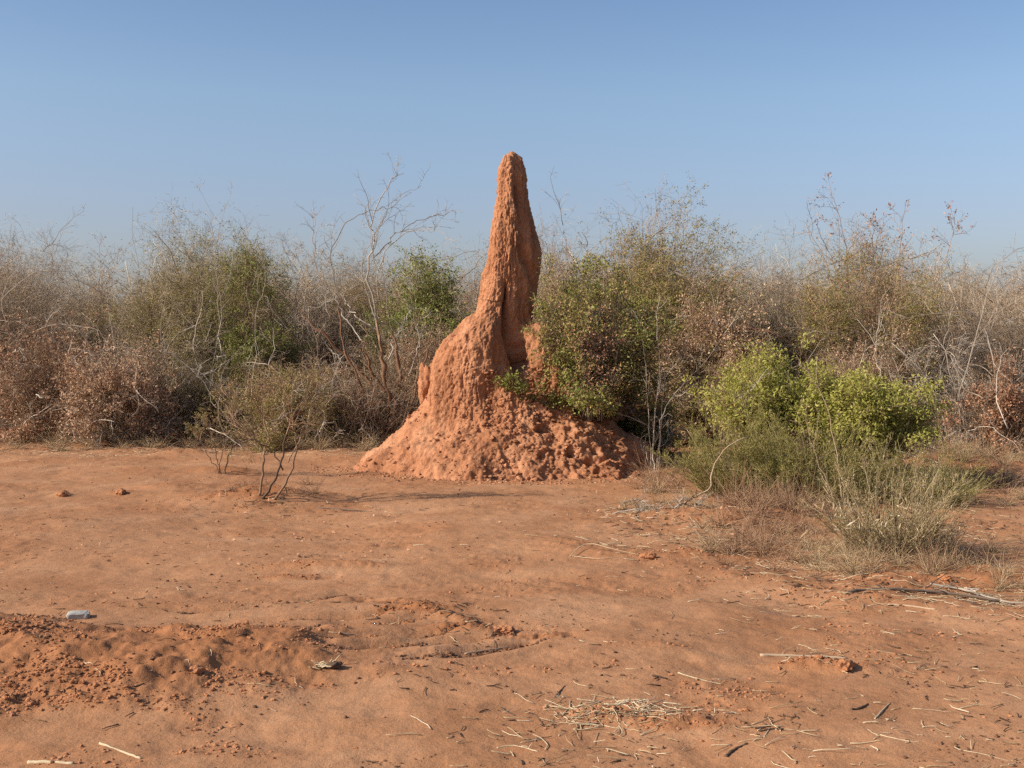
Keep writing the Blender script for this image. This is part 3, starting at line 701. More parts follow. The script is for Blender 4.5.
s = make_shrub(116, H(234, Y), W(90, Y), n0=16, m=(7, 7, 6), spread=(0, 65), bark='brown_bark', leaves=[('dead_leaves', 'rust', 4600, .045, .5, both(clump(21, 1.6, -.1, .4), z_up(1.4, 2.6))), ('foliage', 'olive', 24000, .038, .4, both(clump(22, 1.1, -.4, .2), z_dn(2.9, 3.8)))], wisp=.08, wig=.2, lmul=1.4)
put(s, 'thicket_bush', 868, Y, 'tallest bush of the right thicket, open twigs with rusty leaves at the top', 'shrub', GF)
Y = 18.6
s = make_shrub(117, H(345, Y), W(75, Y), n0=16, m=(8, 7, 5), bark='brown_bark', leaves=[('dead_leaves', 'dead', 4200, .045, .45, clump(23, 1.6, -.2, .4))])
put(s, 'thicket_bush', 850, Y, 'reddish brown twiggy bush directly behind the bright green bushes', 'shrub', GF)
Y = 18.0
s = make_open(118, H(285, Y), W(72, Y), n0=14, m=(7, 6, 5), bark='pale_bark', leaves=[('dead_leaves', 'dead', 800, .04, .45, None)], wig=.24, r0=.022)
put(s, 'bare_bush', 968, Y, 'tangle of pale grey leafless branches at the right edge of the thicket', 'shrub', GF)
Y = 17.4
s = make_shrub(119, H(385, Y), W(70, Y), bump=.6, wisp=.18, dens=.75, lmul=.7, arch=2.2, n0=13, m=(8, 6, 4), bark='brown_bark', leaves=[('dead_leaves', 'rust', 3800, .048, .5, clump(24, 2.2, -.1, .4))], droop=.05)
put(s, 'dead_leaf_shrub', 1005, Y, 'low rust red dead leaved shrub under the pale branches at the right edge', 'shrub', GF)
Y = 22.
s = make_shrub(120, H(262, Y), W(70, Y), n0=14, m=(8, 7, 5), bark='grey_bark', leaves=[('dead_leaves', 'dead', 4200, .036, .45, clump(25, 1.6, -.2, .4))])
put(s, 'thicket_bush', 1030, Y, 'brown bush cut by the right edge of the photo, behind the pale branches', 'shrub', GF)
print('front', time.time() - T0)

# ---------------------------------------------------------------- dead tree by the mound
def build_dead_tree():
    rng = np.random.default_rng(55); Y = 19.6
    root = empty('dead_tree', (0, 0, 0)); tag(root, 'dead tree with red brown trunks and pale bare arching branches, left of the mound', 'dead tree')
    tr = []
    for pts, r in (([(392, 432), (388, 395), (380, 350), (376, 318)], .055), ([(398, 436), (380, 400), (350, 360), (318, 330), (300, 312)], .045), ([(386, 430), (368, 400), (345, 350), (338, 290)], .035),
                   ([(402, 434), (404, 395), (396, 350), (388, 322)], .045), ([(380, 436), (362, 410), (335, 385), (305, 360)], .03), ([(406, 430), (415, 390), (428, 350), (432, 325)], .022),
                   ([(390, 430), (395, 405), (372, 372), (362, 340)], .05)):
        P, R = limb(pts, Y, r, r * .14, 18, rng, .12, .022); R = R * (1 + .22 * rng.normal(size=R.shape)).clip(.6, 1.5); mb = MB(); add_tubes(mb, P, R, 8)
        mb.build('trunk', 'rust_bark', root)
    L = []
    for pts, r in (([(380, 345), (372, 305), (368, 270), (374, 240), (371, 222), (382, 198), (390, 182), (404, 174)], .022), ([(374, 262), (390, 240), (408, 226), (432, 217), (456, 211)], .013),
                   ([(380, 300), (379, 268), (392, 244), (414, 230), (436, 230), (448, 240)], .014), ([(338, 292), (331, 262), (342, 228), (362, 214), (386, 207), (400, 205)], .013),
                   ([(340, 300), (316, 268), (313, 232), (317, 212)], .013), ([(330, 320), (322, 280), (334, 245), (326, 225)], .010), ([(376, 318), (368, 300), (362, 268), (378, 230), (400, 212)], .012),
                   ([(388, 322), (384, 285), (372, 252), (378, 226), (394, 200), (420, 186)], .011), ([(362, 340), (345, 318), (335, 300), (318, 306)], .014), ([(320, 332), (304, 326), (288, 318)], .016),
                   ([(376, 330), (352, 312), (342, 295)], .014), ([(388, 360), (398, 330), (412, 305), (408, 280)], .014), ([(394, 400), (382, 372), (392, 345), (402, 330)], .012), ([(345, 352), (336, 372), (330, 395)], .010),
                   ([(372, 372), (386, 395), (392, 425)], .012), ([(408, 380), (418, 345), (414, 318), (406, 298)], .016), ([(300, 420), (318, 408), (345, 410), (372, 398), (395, 402)], .012)):
        L.append(limb(pts, Y, r * .8, r * .25, 22, rng, .16, .018))
    mb = MB(); P = np.concatenate([a for a, b in L]); R = np.concatenate([b for a, b in L]); add_tubes(mb, P, R, 6)
    P1, R1 = children(rng, P, R, 10, .28, (15, 55), 8, .16, .2, .05, .55, .003); add_tubes(mb, P1, R1, 4)
    P2, R2 = children(rng, P1, R1, 4, .45, (15, 60), 5, .2, .2, .0, .6, .002); add_tubes(mb, P2, R2, 3)
    mb.build('branches', 'pale_bark', root)
    # suckers round the base
    mb = MB(); n = 110; b = np.stack([rng.uniform(-3.2, -1.75, n), rng.uniform(18.9, 20.2, n), np.zeros(n)], 1); b[:, 2] = ground_full(b[:, 0], b[:, 1])[0]
    P = walk(rng, b, norm(np.stack([rng.normal(size=n) * .35, rng.normal(size=n) * .35, np.ones(n)], 1)), rng.uniform(.5, 1.6, n), 8, .13); R = np.linspace(.009, .003, 8)[None].repeat(n, 0)
    add_tubes(mb, P, R, 4); P1, R1 = children(rng, P, R, 12, .4, (20, 70), 5, .2, .2, 0, .6, .002); add_tubes(mb, P1, R1, 3)
    P2, R2 = children(rng, P1, R1, 4, .5, (20, 70), 4, .2, .1, 0, .6, .002); add_tubes(mb, P2, R2, 3)
    mb.build('suckers', 'brown_bark', root)
build_dead_tree()

def build_limbs(name, label, cat, Y, lst, mat, m1=6, m2=4, seed=5, jy=.1, group=None, leaf=None, rat=.28, wob=.008):
    rng = np.random.default_rng(seed); L = [limb(p, Y, r * .62, r * .2, 18, rng, jy, wob) for p, r in lst]
    root = empty(name, (0, 0, 0)); tag(root, label, cat, group)
    P = np.concatenate([a for a, b in L]); R = np.concatenate([b for a, b in L]); mb = MB(); add_tubes(mb, P, R, 6)
    P1 = P
    if m1:
        P1, R1 = children(rng, P, R, m1, rat, (20, 65), 7, .15, .2, .05, .55, .003); add_tubes(mb, P1, R1, 4)
    if m2:
        P1, R1 = children(rng, P1, R1, m2, .45, (20, 65), 5, .2, .15, .0, .6, .002); add_tubes(mb, P1, R1, 3)
    mb.build('branches', mat, root)
    if leaf:
        lb = MB(); q, dd = pick(rng, P1, leaf[1], clump(seed, 2., -.3, .4)); add_leaves(lb, rng, q, leaf[2], .45, .3, dd); lb.build(leaf[3], leaf[0], root)
    return root

build_limbs('bare_branches', 'bleached bare branches arching out of the thorn bush at the left edge', 'dead branches', 20.6,
            [([(-60, 420), (-40, 380), (0, 362), (36, 368), (60, 384)], .020), ([(-70, 400), (-20, 330), (18, 322), (44, 338)], .015), ([(-50, 430), (-10, 385), (20, 392), (45, 392)], .012), ([(-40, 340), (0, 300), (30, 275), (50, 268)], .013)], 'pale_bark', 6, 3, 61)
build_limbs('bare_branches', 'pale crooked dead branches drooping over the dark hollow in the left thicket', 'dead branches', 19.9,
            [([(232, 425), (212, 395), (190, 368), (165, 352), (148, 350)], .016), ([(225, 400), (200, 372), (178, 368), (160, 378)], .012), ([(160, 370), (172, 340), (190, 328), (206, 318)], .013), ([(240, 390), (215, 372), (198, 376), (180, 388)], .010), ([(290, 332), (272, 310), (256, 290), (243, 278)], .010)], 'pale_bark', 7, 3, 62)
build_limbs('bare_sapling', 'slender pale sapling with forked bare stems right of the mound', 'sapling', 15.2,
            [([(654, 474), (653, 455), (655, 410), (660, 360), (656, 320), (660, 296)], .018), ([(657, 474), (660, 445), (662, 405), (666, 355), (672, 318)], .014), ([(657, 474), (659, 440), (663, 415), (676, 392), (696, 372), (722, 340)], .011), ([(652, 474), (650, 445), (648, 400), (643, 350), (640, 322)], .010), ([(652, 474), (646, 455), (640, 440), (652, 418)], .008)], 'pale_bark', 8, 4, 63, .05)
build_limbs('arched_branch', 'rusty brown dead branch arching over the grey twigs above the bright green bushes', 'dead branch', 19.0,
            [([(716, 345), (730, 332), (748, 328), (772, 334), (800, 350), (815, 372)], .026), ([(722, 338), (748, 340), (775, 356), (790, 368)], .016)], 'rust_bark', 4, 3, 64, .05)
build_limbs('bare_branches', 'long pale bare branches curving through the right hand thicket edge', 'dead branches', 17.2,
            [([(1060, 420), (1000, 372), (985, 330), (960, 306), (930, 300)], .018), ([(1012, 440), (990, 400), (968, 380), (975, 340), (1005, 312), (1012, 330)], .013), ([(1040, 400), (1005, 360), (992, 345)], .014), ([(958, 400), (972, 350), (986, 300), (1002, 262), (1030, 244)], .010), ([(940, 420), (926, 380), (905, 345), (880, 330)], .012), ([(1050, 360), (1015, 320), (965, 312), (900, 318)], .011)], 'pale_bark', 6, 4, 65)

build_limbs('bare_branches', 'pale leafless stems standing up through the left thicket top', 'dead branches', 21.0,
            [([(120, 400), (112, 330), (106, 285), (118, 262), (135, 232)], .012), ([(176, 390), (160, 330), (172, 270), (168, 225)], .011), ([(210, 380), (222, 310), (214, 260), (226, 205)], .010), ([(262, 380), (255, 320), (266, 280), (258, 248)], .010), ([(60, 380), (66, 320), (52, 270), (60, 240)], .010)], 'pale_bark', 9, 5, 66, .08)
build_limbs('bare_branches', 'crooked dark bare limbs rising out of the tallest right hand bush', 'dead branches', 20.6,
            [([(850, 380), (838, 310), (826, 262), (812, 236), (806, 226)], .016), ([(862, 380), (850, 300), (846, 250), (838, 212), (830, 192)], .014), ([(880, 370), (890, 300), (900, 250), (902, 214)], .014), ([(900, 360), (925, 300), (948, 250), (955, 220)], .012), ([(870, 360), (876, 290), (872, 240), (880, 218)], .012)], 'brown_bark', 12, 6, 67, .08, leaf=('rust', 500, .045, 'dead_leaves'))
# ================================================================ SECOND ROW AND FAR SCRUB
def build_second():
    specs = [dict(seed=201, h=3.6, rx=1.7, bark='grey_bark', leaves=[('dead_leaves', 'drytan', 4500, .034, .42, None)]),
             dict(seed=202, h=3.4, rx=1.8, bark='brown_bark', leaves=[('dead_leaves', 'dead', 8500, .036, .45, None)]),
             dict(seed=203, h=3.8, rx=1.7, bark='brown_bark', leaves=[('foliage', 'olive', 16000, .038, .45, None), ('dead_leaves', 'dead', 2500, .036, .45, None)])]
    protos = [make_shrub(**s) for s in specs]; names = ('grey_scrub_bush', 'brown_scrub_bush', 'olive_scrub_bush')
    labs = ('grey twiggy scrub bush standing in the second row behind the front thicket', 'brown scrub bush with dry leaves standing in the second row behind the front thicket', 'olive leaved scrub bush standing in the second row behind the front thicket')
    rng = np.random.default_rng(9); used = [0, 0, 0]
    xs = np.arange(-60, 1100, 52)
    for i, px in enumerate(xs):
        Y = 25.5 + 3.5 * rng.random() + (1.5 if i % 2 else 0); k = int(rng.integers(0, 3)); px = px + rng.uniform(-14, 14)
        top = H(rng.uniform(252, 286), Y); x = at(px, 340, Y)[0]; s = top / specs[k]['h']; loc = (x, Y, gz(x, Y)); sx = s * rng.uniform(.9, 1.2)
        if not used[k]: o = protos[k]; o.location = loc; o.rotation_euler.z = rng.random() * 6; o.scale = (sx, sx, s); o.name = names[k]
        else: o = copy_tree(protos[k], loc, rng.random() * 6, (sx, sx, s)); o.name = names[k]
        used[k] += 1; tag(o, labs[k], 'shrub', names[k].replace('_', ' ').replace('bush', 'bushes') + ' of the second row')
    # the far wood: one mass, the crowns of many bushes
    rng = np.random.default_rng(77); mb = MB(); lb = MB()
    for r in range(150):
        Y = 32 + 26 * rng.random() ** 1.2; px = rng.uniform(-120, 1150); x = at(px, 340, Y)[0]; h = H(rng.uniform(258, 295), Y); rx = rng.uniform(1.6, 2.6); n0 = 9
        az = rng.random(n0) * 2 * PI; pol = np.radians(5 + 70 * rng.random(n0)); d = np.stack([np.sin(pol) * np.cos(az), np.sin(pol) * np.sin(az), np.cos(pol)], 1)
        L = 1 / np.sqrt((d[:, 0] / rx) ** 2 + (d[:, 1] / rx) ** 2 + (d[:, 2] / h) ** 2)
        b = np.tile([[x, Y, 0.]], (n0, 1)); P = walk(rng, b, d, L, 5, .15); R = np.linspace(.03, .01, 5)[None].repeat(n0, 0); add_tubes(mb, P, R, 3)
        P1, R1 = children(rng, P, R, 8, .5, (25, 75), 4, .2, .12, .08, .6, .006); add_tubes(mb, P1, R1, 3)
        P2, R2 = children(rng, P1, R1, 8, .5, (25, 75), 3, .2, .12, .08, .6, .005); add_tubes(mb, P2, R2, 3)
        q, dd = pick(rng, P2, 3200, None, .05); add_leaves(lb, rng, q, .055, .45, .8, dd)
    root = empty('distant_scrub', (0, 0, 0)); tag(root, 'far grey brown scrub wood closing the view behind the thicket', 'scrub', kind='stuff')
    mb.build('branches', 'grey_bark', root); lb.build('foliage', 'drytan', root)
build_second()
print('second', time.time() - T0)

# ================================================================ FOREGROUND BUSHES
GB = 'bright green bushes right of the mound'
Y = 14.2
s = make_shrub(303, H(362, Y), W(66, Y), n0=20, m=(8, 6, 4), bark='brown_bark', spread=(5, 70), leaves=[('foliage', 'bright', 8500, .05, .42, both(clump(41, 2.2, -1.2, -.4), z_up(.55, .85)))], r0=.014, dens=1.5, cl=2.6, bump=.62, wisp=.16, lmul=1.5, arch=.4)
put(s, 'bright_green_bush', 782, Y, 'taller bright yellow green leafy bush, left one of the bright pair', 'shrub', GB)
Y = 13.9
s = make_shrub(302, H(388, Y), W(86, Y), n0=20, m=(8, 6, 4), bark='brown_bark', spread=(5, 75), leaves=[('foliage', 'bright', 9500, .05, .42, both(clump(42, 2.2, -1.2, -.4), z_up(.45, .75)))], r0=.014, dens=1.5, cl=2.6, bump=.62, wisp=.16, lmul=1.5, arch=.4)
put(s, 'bright_green_bush', 852, Y, 'lower and wider bright yellow green bush behind the straw coloured broom', 'shrub', GB)

def make_broom(seed, h, r, n, bark, leaves, m=(6, 3), spread=38, base_r=.2, rmin=.0014):
    rng = np.random.default_rng(seed); az = rng.random(n) * 2 * PI; pol = np.radians(spread) * np.sqrt(rng.random(n)); br = base_r * np.sqrt(rng.random(n))
    d = np.stack([np.sin(pol) * np.cos(az), np.sin(pol) * np.sin(az), np.cos(pol)], 1)
    b = np.stack([br * np.cos(az), br * np.sin(az), np.full(n, -.03)], 1)
    L = 1 / np.sqrt((d[:, 0] / r) ** 2 + (d[:, 1] / r) ** 2 + (d[:, 2] / h) ** 2) * rng.uniform(.3, 1.12, n)
    P = walk(rng, b, d, L, 8, .10, .02, .03); R = (.0042 * rng.uniform(.6, 1.3, n))[:, None] * np.linspace(1, .4, 8)[None]
    mb = MB(); add_tubes(mb, P, R, 4)
    P1, R1 = children(rng, P, R, m[0], .35, (10, 40), 5, .1, .25, .1, .7, rmin); add_tubes(mb, P1, R1, 3)
    P2, R2 = children(rng, P1, R1, m[1], .5, (10, 40), 4, .1, .1, .05, .8, rmin); add_tubes(mb, P2, R2, 3)
    root = empty('broom', (0, 0, 0)); mb.build('stems', bark, root)
    for pn, mat, k, size, wide, mask in leaves:
        lb = MB(); q, dd = pick(rng, P2, k, mask, .008); add_leaves(lb, rng, q, size, wide, .2, dd); lb.build(pn, mat, root)
    return root
GO = 'fine stemmed olive bushes below the bright green bushes'
Y = 12.9
s = make_broom(311, H(408, Y), W(56, Y), 260, 'olivegrass', [('foliage', 'olive', 12000, .028, .24, z_up(.2, .5))], (7, 4), 62, .3)
put(s, 'olive_broom', 735, Y, 'fuzzy olive broom bush beside the bent bare branch', 'shrub', GO)
Y = 12.7
s = make_broom(312, H(414, Y), W(68, Y), 300, 'olivegrass', [('foliage', 'olive', 12000, .028, .24, z_up(.2, .5))], (7, 4), 60, .35)
put(s, 'olive_broom', 812, Y, 'fuzzy dark olive broom bush with thin pale stems in front of it', 'shrub', GO)
Y = 12.4
s = make_broom(313, H(440, Y), W(52, Y), 200, 'olivegrass', [('foliage', 'olive', 3500, .026, .22, z_up(.2, .6))], (7, 4), 60, .3)
put(s, 'olive_broom', 925, Y, 'olive broom bush at the right end of the bright green bushes', 'shrub', GO)
p = hit(893, 552)
s = make_broom(314, 1.7 - p[2] - 112 * p[1] / F + .02, W(66, p[1]), 150, 'tanstem', [('curled_leaves', 'straw', 420, .07, .16, z_dn(.15, .5)), ('dry_tips', 'drytan', 2600, .022, .25, z_up(.2, .6)), ('foliage', 'olive', 1500, .022, .22, None)], (6, 3), 44, .26)
put(s, 'straw_broom', 893, p[1], 'straw and olive coloured upright broom tuft, nearest of the bushes on the right', 'shrub')
build_limbs('bare_shoot', 'long pale curved stem leaning in front of the bright green bushes', 'bare stem', 12.0, [([(842, 500), (836, 450), (826, 405), (812, 378), (798, 362)], .010)], 'tan_bark', 2, 0, 71, .04)
build_limbs('bare_shoot', 'thin pale forked stem rising from the grass left of the straw coloured broom', 'bare stem', 11.2, [([(846, 535), (830, 490), (815, 455), (808, 428), (806, 405)], .008), ([(812, 448), (818, 425), (816, 400)], .005), ([(810, 440), (800, 425), (798, 412)], .004)], 'tan_bark', 1, 0, 72, .03)
build_limbs('bent_branch', 'thick bare tan branch bent upward out of the grass right of the mound', 'dead branch', 11.9, [([(640, 518), (664, 512), (690, 500), (709, 488), (713, 468), (724, 450), (747, 437)], .020)], 'tan_bark', 0, 0, 73, .02)
build_limbs('brushwood_pile', 'low pile of grey white dead twigs at the foot of the bent branch', 'dead twigs', 11.5,
            [([(612, 514), (636, 510), (662, 518), (690, 520)], .012), ([(622, 505), (640, 500), (660, 516)], .010), ([(660, 524), (676, 508), (684, 495)], .018), ([(646, 526), (672, 520), (700, 512)], .014), ([(618, 518), (640, 520), (672, 524)], .009), ([(668, 522), (690, 510), (706, 498)], .016), ([(632, 498), (640, 508), (650, 520)], .006), ([(690, 520), (720, 512), (748, 510)], .008)], 'pale_bark', 14, 5, 74, .06, rat=.34)
build_limbs('dark_root', 'dark charred looking root stub lying among the dead twigs by the bent branch', 'dead root', 11.75,
            [([(655, 524), (672, 512), (686, 502), (698, 496)], .030), ([(668, 524), (688, 514), (704, 512)], .022), ([(640, 526), (660, 522), (680, 520)], .014)], 'darktwig', 8, 3, 75, .04, rat=.3)

# small thorn bush on the hummock in the clearing
def build_small_bush():
    for nm, label, px, py, lst, nl, seed, rgt in (
        ('thorn_sapling', 'small open thorn bush with twisted dark stems on a hummock in the clearing', 262, 497,
         [([(258, 497), (262, 478), (264, 462), (262, 448), (250, 436), (236, 424)], .014), ([(262, 499), (272, 484), (280, 468), (283, 448), (290, 425), (300, 402)], .015), ([(274, 500), (286, 482), (294, 462), (296, 445), (292, 425), (296, 405)], .013),
          ([(283, 470), (272, 452), (258, 442), (245, 438)], .009), ([(264, 455), (268, 432), (262, 410), (264, 385)], .009), ([(292, 428), (284, 405), (284, 380)], .008), ([(288, 462), (300, 440), (318, 418)], .008), ([(250, 436), (234, 412), (228, 395)], .007), ([(296, 412), (310, 392), (318, 380)], .006)], 2300, 81, 12.9),
        ('thorn_sapling', 'smaller leaning thorn sapling with few leaves just left of the open thorn bush', 222, 474,
         [([(221, 474), (217, 458), (213, 442), (207, 425)], .009), ([(224, 474), (228, 455), (236, 444), (252, 436)], .009), ([(219, 474), (222, 452), (230, 430), (232, 415)], .008), ([(222, 474), (206, 452), (198, 436)], .006)], 1300, 82, 14.9)):
        rng = np.random.default_rng(seed); b = hit(px, py); Y = b[1]; L = [limb(p, Y, r, r * .4, 18, rng, .025, .009) for p, r in lst]
        root = empty(nm, b); tag(root, label, 'sapling', 'small thorn bushes in the clearing')
        P = np.concatenate([a for a, _ in L]) - b; R = np.concatenate([c for _, c in L]); mb = MB(); add_tubes(mb, P, R, 7)
        P1, R1 = children(rng, P, R, 10, .62, (15, 55), 7, .12, .6, .08, .6, .0025); add_tubes(mb, P1, R1, 4)
        P2, R2 = children(rng, P1, R1, 6, .45, (15, 50), 5, .12, .25, .05, .65, .0016); add_tubes(mb, P2, R2, 3)
        P3, R3 = children(rng, P2, R2, 6, .55, (15, 55), 4, .14, .15, .05, .7, .0013); add_tubes(mb, P3, R3, 3)
        mb.build('stems', 'brown_bark', root)
        lb = MB(); q, dd = pick(rng, P3, nl, None, .012); add_leaves(lb, rng, q, .022, .35, .3, dd); lb.build('foliage', 'olive', root)
build_small_bush()

# sprig on the mound
def mound_point(px, py):
    q = MP.reshape(-1, 3) + np.array([0, MY, 0]); d = q - np.array([0, 0, CAMZ]); depth = d[:, 1] * cp - d[:, 2] * sp
    u = 512 + F * d[:, 0] / depth; v = 384 - F * (d[:, 2] * cp + d[:, 1] * sp) / depth
    m = np.hypot(u - px, v - py) < 3.0; c = q[m]; return c[np.argmin(c[:, 1])]
def build_sprig():
    rng = np.random.default_rng(91); b = mound_point(514, 392)
    root = empty('leafy_sprig', b); tag(root, 'small green leafy sprig growing out of the face of the mound', 'plant')
    n = 10; d = np.stack([rng.normal(size=n) * .7, -.5 - rng.random(n) * .5, .8 + rng.random(n) * .5], 1); P = walk(rng, np.zeros((n, 3)), d, rng.uniform(.15, .34, n), 6, .15); R = np.linspace(.004, .002, 6)[None].repeat(n, 0)
    mb = MB(); add_tubes(mb, P, R, 4); P1, R1 = children(rng, P, R, 5, .5, (25, 60), 4, .15, .2, 0, .7, .0015); add_tubes(mb, P1, R1, 3); mb.build('stems', 'brown_bark', root)
    lb = MB(); q, dd = pick(rng, P1, 420); add_leaves(lb, rng, q, .042, .5, .3, dd); lb.build('foliage', 'green', root)
build_sprig()
# clay stub left of the mound
def lump_thing(name, label, cat, pos, dims, mat, seed, amp=.18, base=I4, rz=0., freq=2.2, smooth=True, group=None):
    v, f = base; o = v * (1 + amp * fbm3(v[:, 0] * freq + seed, v[:, 1] * freq, v[:, 2] * freq, 4, seed))[:, None]
    mb = MB(); mb.add(o * np.asarray(dims), f); ob = mb.build(name, mat, smooth=smooth); ob.location = [float(q) for q in pos]; ob.rotation_euler.z = rz
    return tag(ob, label, cat, group)
lump_thing('clay_stub', 'small upright red clay stub against the left flank of the mound', 'clay lump', at(427, 384, 16.6), (.13, .13, .26), 'mound', 7, .3)
print('fore', time.time() - T0)

# ================================================================ DRY GRASS, STRAW AND LITTER (uncountable)
def blades(mb, rng, X, Y, L, lean, r=.0016, n=5, droop=.35):
    k = len(X); z = ground_full(X, Y)[0]; a = rng.random(k) * 2 * PI; ln = lean * np.sqrt(rng.random(k))
    d = np.stack([np.sin(ln) * np.cos(a), np.sin(ln) * np.sin(a), np.cos(ln)], 1)
    P = walk(rng, np.stack([X, Y, z - .01], 1), d, L, n, .10, 0, droop); R = r * np.linspace(1, .3, n)[None].repeat(k, 0) * rng.uniform(.7, 1.3, (k, 1))
    P[..., 2] = np.maximum(P[..., 2], z[:, None] + .002); P[:, 0, 2] = z - .01
    add_tubes(mb, P, R, 3)

def build_grass():
    rng = np.random.default_rng(21); mb = MB(); mt = MB()
    def patch(m, px0, px1, py, ysp, n, L, lean, r=.0018, droop=.35):
        tuft = max(3, n // 45); tx = rng.uniform(px0, px1, tuft); c = np.array([flat_at(a, py + rng.normal() * ysp) for a in tx])
        big = rng.uniform(.4, 1.5, tuft); i = rng.choice(tuft, n, p=big / big.sum()); s = .035 * c[i, 1:2] / 14
        p = c[i] + rng.normal(size=(n, 2)) * s
        blades(m, rng, p[:, 0], p[:, 1], L * big[i] * rng.uniform(.3, 1.2, n), lean, r, 5, droop)
    patch(mb, -20, 400, 447, 3, 3600, .30, 1.0, .0026)
    patch(mb, -20, 60, 428, 3, 700, .45, .6, .0026)
    patch(mb, 300, 400, 445, 4, 1100, .3, .9, .0024)
    patch(mb, 620, 720, 500, 9, 500, .24, 1.2, .0017)
    patch(mb, 690, 800, 520, 14, 700, .26, 1.1, .0018)
    patch(mb, 800, 970, 560, 9, 2400, .22, 1.1, .0016)
    patch(mb, 850, 945, 552, 7, 1100, .30, .7, .0018)
    patch(mb, 930, 1040, 470, 8, 1500, .28, 1., .0024)
    patch(mb, 980, 1050, 580, 14, 500, .2, 1.1, .0016)
    patch(mb, 940, 1040, 500, 6, 350, .2, 1., .002)
    patch(mt, 715, 830, 516, 13, 2400, .34, 1.35, .0020, .1)
    patch(mt, 715, 820, 540, 12, 1300, .26, 1.4, .0018, .1)
    patch(mt, 640, 720, 480, 7, 900, .3, 1.2, .0020, .1)
    patch(mt, 800, 980, 562, 10, 900, .24, 1.4, .0016, .1)
    patch(mt, 930, 1040, 478, 10, 1200, .34, 1.3, .0022, .1)
    patch(mt, 230, 330, 497, 6, 500, .16, 1.4, .0018, .1)
    mb.build('dry_grass', 'drygrass')['kind'] = 'stuff'; mt.build('dead_undergrowth', 'deadtwig')['kind'] = 'stuff'
build_grass()

def build_straw():
    rng = np.random.default_rng(22)
    def lay(mb, X, Y, L, r, n=5, lift=.012, wig=.26):
        k = len(X); a = np.where(rng.random(k) < .5, rng.normal(0.0, .7, k), rng.uniform(-1.6, 1.6, k)) + PI * rng.integers(0, 2, k); z = ground_full(X, Y)[0]
        P = walk(rng, np.stack([X, Y, z + r], 1), np.stack([np.cos(a), np.sin(a), rng.normal(size=k) * .03], 1), L, n, wig)
        zz = ground_full(P[..., 0].ravel(), P[..., 1].ravel())[0].reshape(P.shape[:2]); P[..., 2] = zz + (r[:, None] + lift * rng.random((k, 1)) * np.linspace(.2, 1, n)[None])
        add_tubes(mb, P, (r if np.ndim(r) else np.full(k, r))[:, None] * np.linspace(1, .6, n)[None], 4)
    def scatter(n, y0=4.3, y1=20.):
        Y = y0 / (1 - rng.random(n) * (1 - y0 / y1)); return (rng.random(n) * 2 - 1) * (.48 * Y + .2), Y
    def spot(px, py, sx, sy, n):
        c = np.array([flat_at(px + rng.normal() * sx, min(max(py + rng.normal() * sy, 425), 800)) for _ in range(n)]); return c[:, 0], c[:, 1]
    mb = MB()
    X, Y = scatter(5200); m = rng.random(len(X)) < np.clip(.05 + .8 * fbm2(X * .8, Y * .8, 2, 51) + .25 * (X > .2), .012, 1) * .24; X, Y = X[m], Y[m]
    lay(mb, X, Y, .03 + .13 * rng.random(len(X)) ** 2, .0014 + .0016 * rng.random(len(X)))
    for px, py, sx, sy, n in ((610, 716, 40, 7, 150), (560, 742, 60, 12, 50), (860, 560, 60, 12, 260), (900, 595, 80, 10, 160), (640, 512, 30, 8, 160), (700, 535, 60, 12, 240), (830, 562, 25, 6, 170), (190, 450, 170, 3.5, 800), (90, 455, 60, 4, 110), (330, 448, 50, 5, 120),
                          (1000, 600, 40, 9, 120), (960, 700, 60, 30, 35), (760, 740, 90, 20, 40), (290, 502, 50, 6, 60), (640, 470, 30, 10, 90), (980, 530, 40, 18, 130), (830, 640, 90, 20, 60), (780, 545, 60, 14, 160), (300, 450, 90, 4, 150), (420, 628, 60, 12, 25)):
        X, Y = spot(px, py, sx, sy, n); lay(mb, X, Y, .04 + .16 * rng.random(n) ** 1.7, .0014 + .0017 * rng.random(n), lift=.02)
    mb.build('straw_litter', 'straw')['kind'] = 'stuff'
    mb = MB(); X, Y = scatter(6500); m = rng.random(len(X)) < np.clip(.04 + .7 * fbm2(X * .9 + 7, Y * .9, 2, 52), .01, 1) * .5; X, Y = X[m], Y[m]
    lay(mb, X, Y, .012 + .07 * rng.random(len(X)) ** 2.5, .0016 + .0026 * rng.random(len(X)), 4, .008)
    for px, py, sx, sy, n in ((660, 518, 30, 6, 120), (720, 530, 50, 12, 200), (830, 590, 60, 8, 120), (270, 500, 35, 6, 140), (890, 560, 60, 10, 160), (80, 640, 100, 25, 90), (420, 615, 60, 8, 50), (450, 685, 30, 6, 10), (620, 680, 30, 6, 14), (770, 730, 20, 5, 20), (200, 449, 180, 4, 400), (800, 530, 60, 15, 150), (990, 520, 30, 15, 100)):
        X, Y = spot(px, py, sx, sy, n); lay(mb, X, Y, .015 + .10 * rng.random(n) ** 2, .0018 + .003 * rng.random(n), 4, .01)
    mb.build('twig_litter', 'darktwig')['kind'] = 'stuff'
    # fallen leaves
    mb = MB(); X, Y = scatter(1700, 9, 21); m = rng.random(len(X)) < np.clip(fbm2(X * .7, Y * .7, 2, 57) + sstep(17, 20, Y), .03, 1); X, Y = X[m], Y[m]
    z = ground_full(X, Y)[0]; add_leaves(mb, rng, np.stack([X, Y, z + .012], 1), .04, .5, 2.5); mb.build('fallen_leaves', 'rust')['kind'] = 'stuff'
build_straw()

